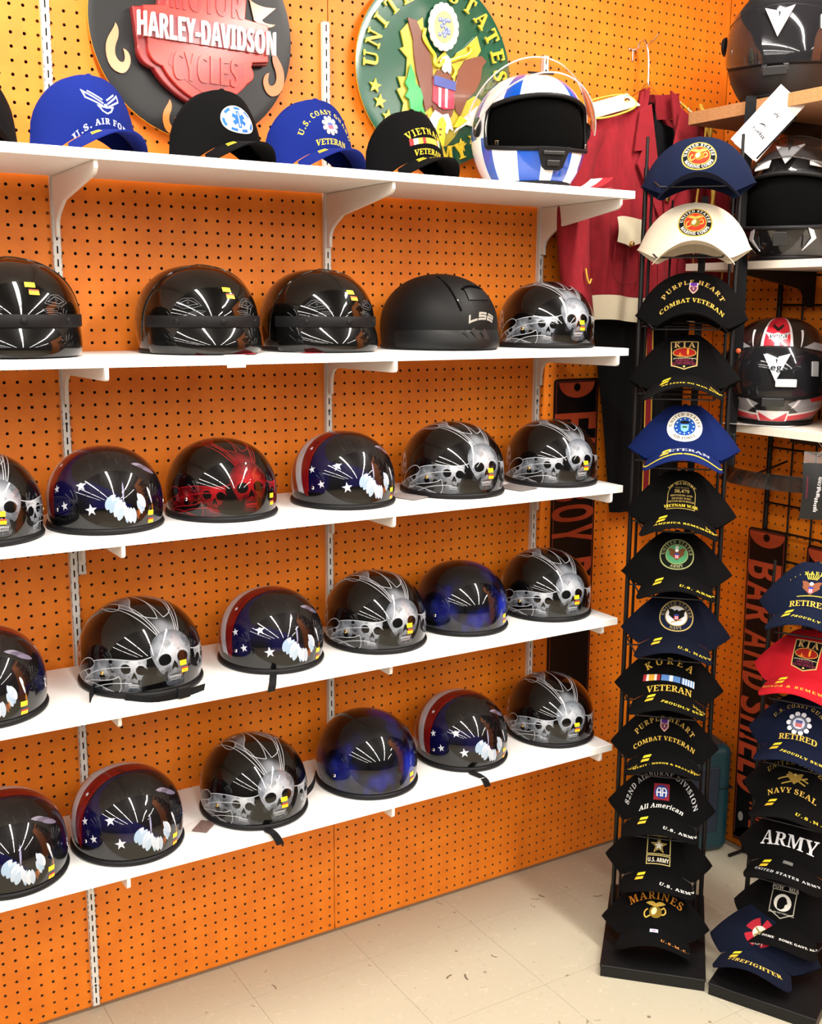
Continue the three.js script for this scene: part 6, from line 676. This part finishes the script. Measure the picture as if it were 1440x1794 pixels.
  part(t, 'shoulder_cord', merge(cord([[0.145, 2.09, 0.03], [0.132, 2.075, 0.05], [0.148, 2.055, 0.055], [0.14, 2.03, 0.06], [0.15, 2.01, 0.062], [0.158, 1.95, 0.066], [0.17, 1.86, 0.066], [0.172, 1.76, 0.068], [0.166, 1.7, 0.07]], 0.0052), cord([[0.14, 2.05, 0.058], [0.15, 2.03, 0.066], [0.146, 2.0, 0.068], [0.16, 1.97, 0.07], [0.152, 1.93, 0.072], [0.166, 1.88, 0.072], [0.16, 1.82, 0.072]], 0.0048), cord([[0.14, 2.04, 0.058], [0.128, 1.95, 0.064], [0.112, 1.85, 0.066], [0.104, 1.76, 0.07], [0.104, 1.7, 0.072]], 0.003)), goldCord); part(t, 'cord_tip', new THREE.CylinderGeometry(0.0035, 0.0028, 0.05, 8).translate(0.104, Y(1.69), 0.072), M.brass);
  // loose drape reaching the wall keeps the hanger
  const h = thing('clear_hanger', 'clear plastic coat hanger holding the red jacket on a wall hook', 'hanger', [JX, 2.06, 0.06]); part(h, 'arms', tube([[-0.15, -0.02, 0], [-0.08, 0.022, 0], [-0.02, 0.055, 0], [0, 0.062, 0], [0.02, 0.055, 0], [0.08, 0.022, 0], [0.15, -0.02, 0]], 0.0048, 50, 8), hangClear); part(h, 'neck_plate', slab([[-0.028, 0.045], [-0.02, 0.062], [-0.008, 0.075], [0.008, 0.075], [0.02, 0.062], [0.028, 0.045], [0.02, -0.04], [-0.02, -0.04]], 0.003, 0.0006), hangClear); part(h, 'hook', tube([[0, 0.07, 0], [0, 0.13, -0.002], [0.001, 0.165, -0.01], [0.0, 0.186, -0.022], [-0.002, 0.182, -0.036], [-0.002, 0.17, -0.042]], 0.0026, 40, 8), M.chrome);
  const k = thing('peg_hook', 'small metal peg hook on the orange wall holding the hanger', 'hook', [JX, 2.228, 0.0]); part(k, 'plate', rbox(0.03, 0.006, 0.003, 0.001, -0.004, 0.0, 0.003, 1), M.chrome); part(k, 'clip', rbox(0.006, 0.03, 0.002, 0.0008, -0.004, -0.014, 0.0035, 1), M.chrome); part(k, 'prong', tube([[0, 0, 0.002], [0.001, 0.002, 0.03], [0.004, 0.008, 0.06], [0.006, 0.026, 0.085]], 0.0022, 24, 6), M.chrome);
}
{ const t = thing('trousers', 'black uniform trousers with red and gold side stripe hanging below the jacket', 'trousers', [1.57, 1.02, 0.035]); const cloth = phys({ color: lin(0.006, 0.006, 0.007), roughness: 0.95, specularIntensity: 0.25, bumpMap: rep(grainBump, 8), bumpScale: 0.0005 });
  const leg = (x0, x1, xb0, xb1, z) => merge([1, -1].map((s) => grid(14, 24, (u, v) => { const y = 0.53 * v, a = xb0 + (x0 - xb0) * v, b = xb1 + (x1 - xb1) * v, x = a + (b - a) * u; return [x, y - 0.01 * (1 - v) * u * 0.5, z + s * (0.012 * Math.sqrt(Math.max(0, 1 - (2 * u - 1) ** 2)) + 0.001) + 0.005 * Math.sin(u * 9 + v * 4)]; }, s < 0)));
  part(t, 'leg', leg(-0.2, 0.0, -0.118, 0.012, 0.012), cloth); part(t, 'leg', leg(-0.06, 0.16, 0.0, 0.14, 0.0), cloth);
  const stripe = (dx, w, m, nm) => part(t, nm, grid(3, 24, (u, v) => { const y = 0.53 * v, x = 0.012 - 0.012 * v - 0.006 + dx + (u - 0.5) * w; return [x, y - 0.004, 0.028 + 0.002 * Math.sin(v * 4)]; }), m); stripe(-0.008, 0.02, felt, 'side_stripe'); stripe(-0.02, 0.004, goldCord, 'stripe_piping'); stripe(0.004, 0.004, goldCord, 'stripe_piping'); }
scene.traverse((o) => { if (o.isMesh) { o.castShadow = true; o.receiveShadow = true; } });
renderer.render(scene, camera);
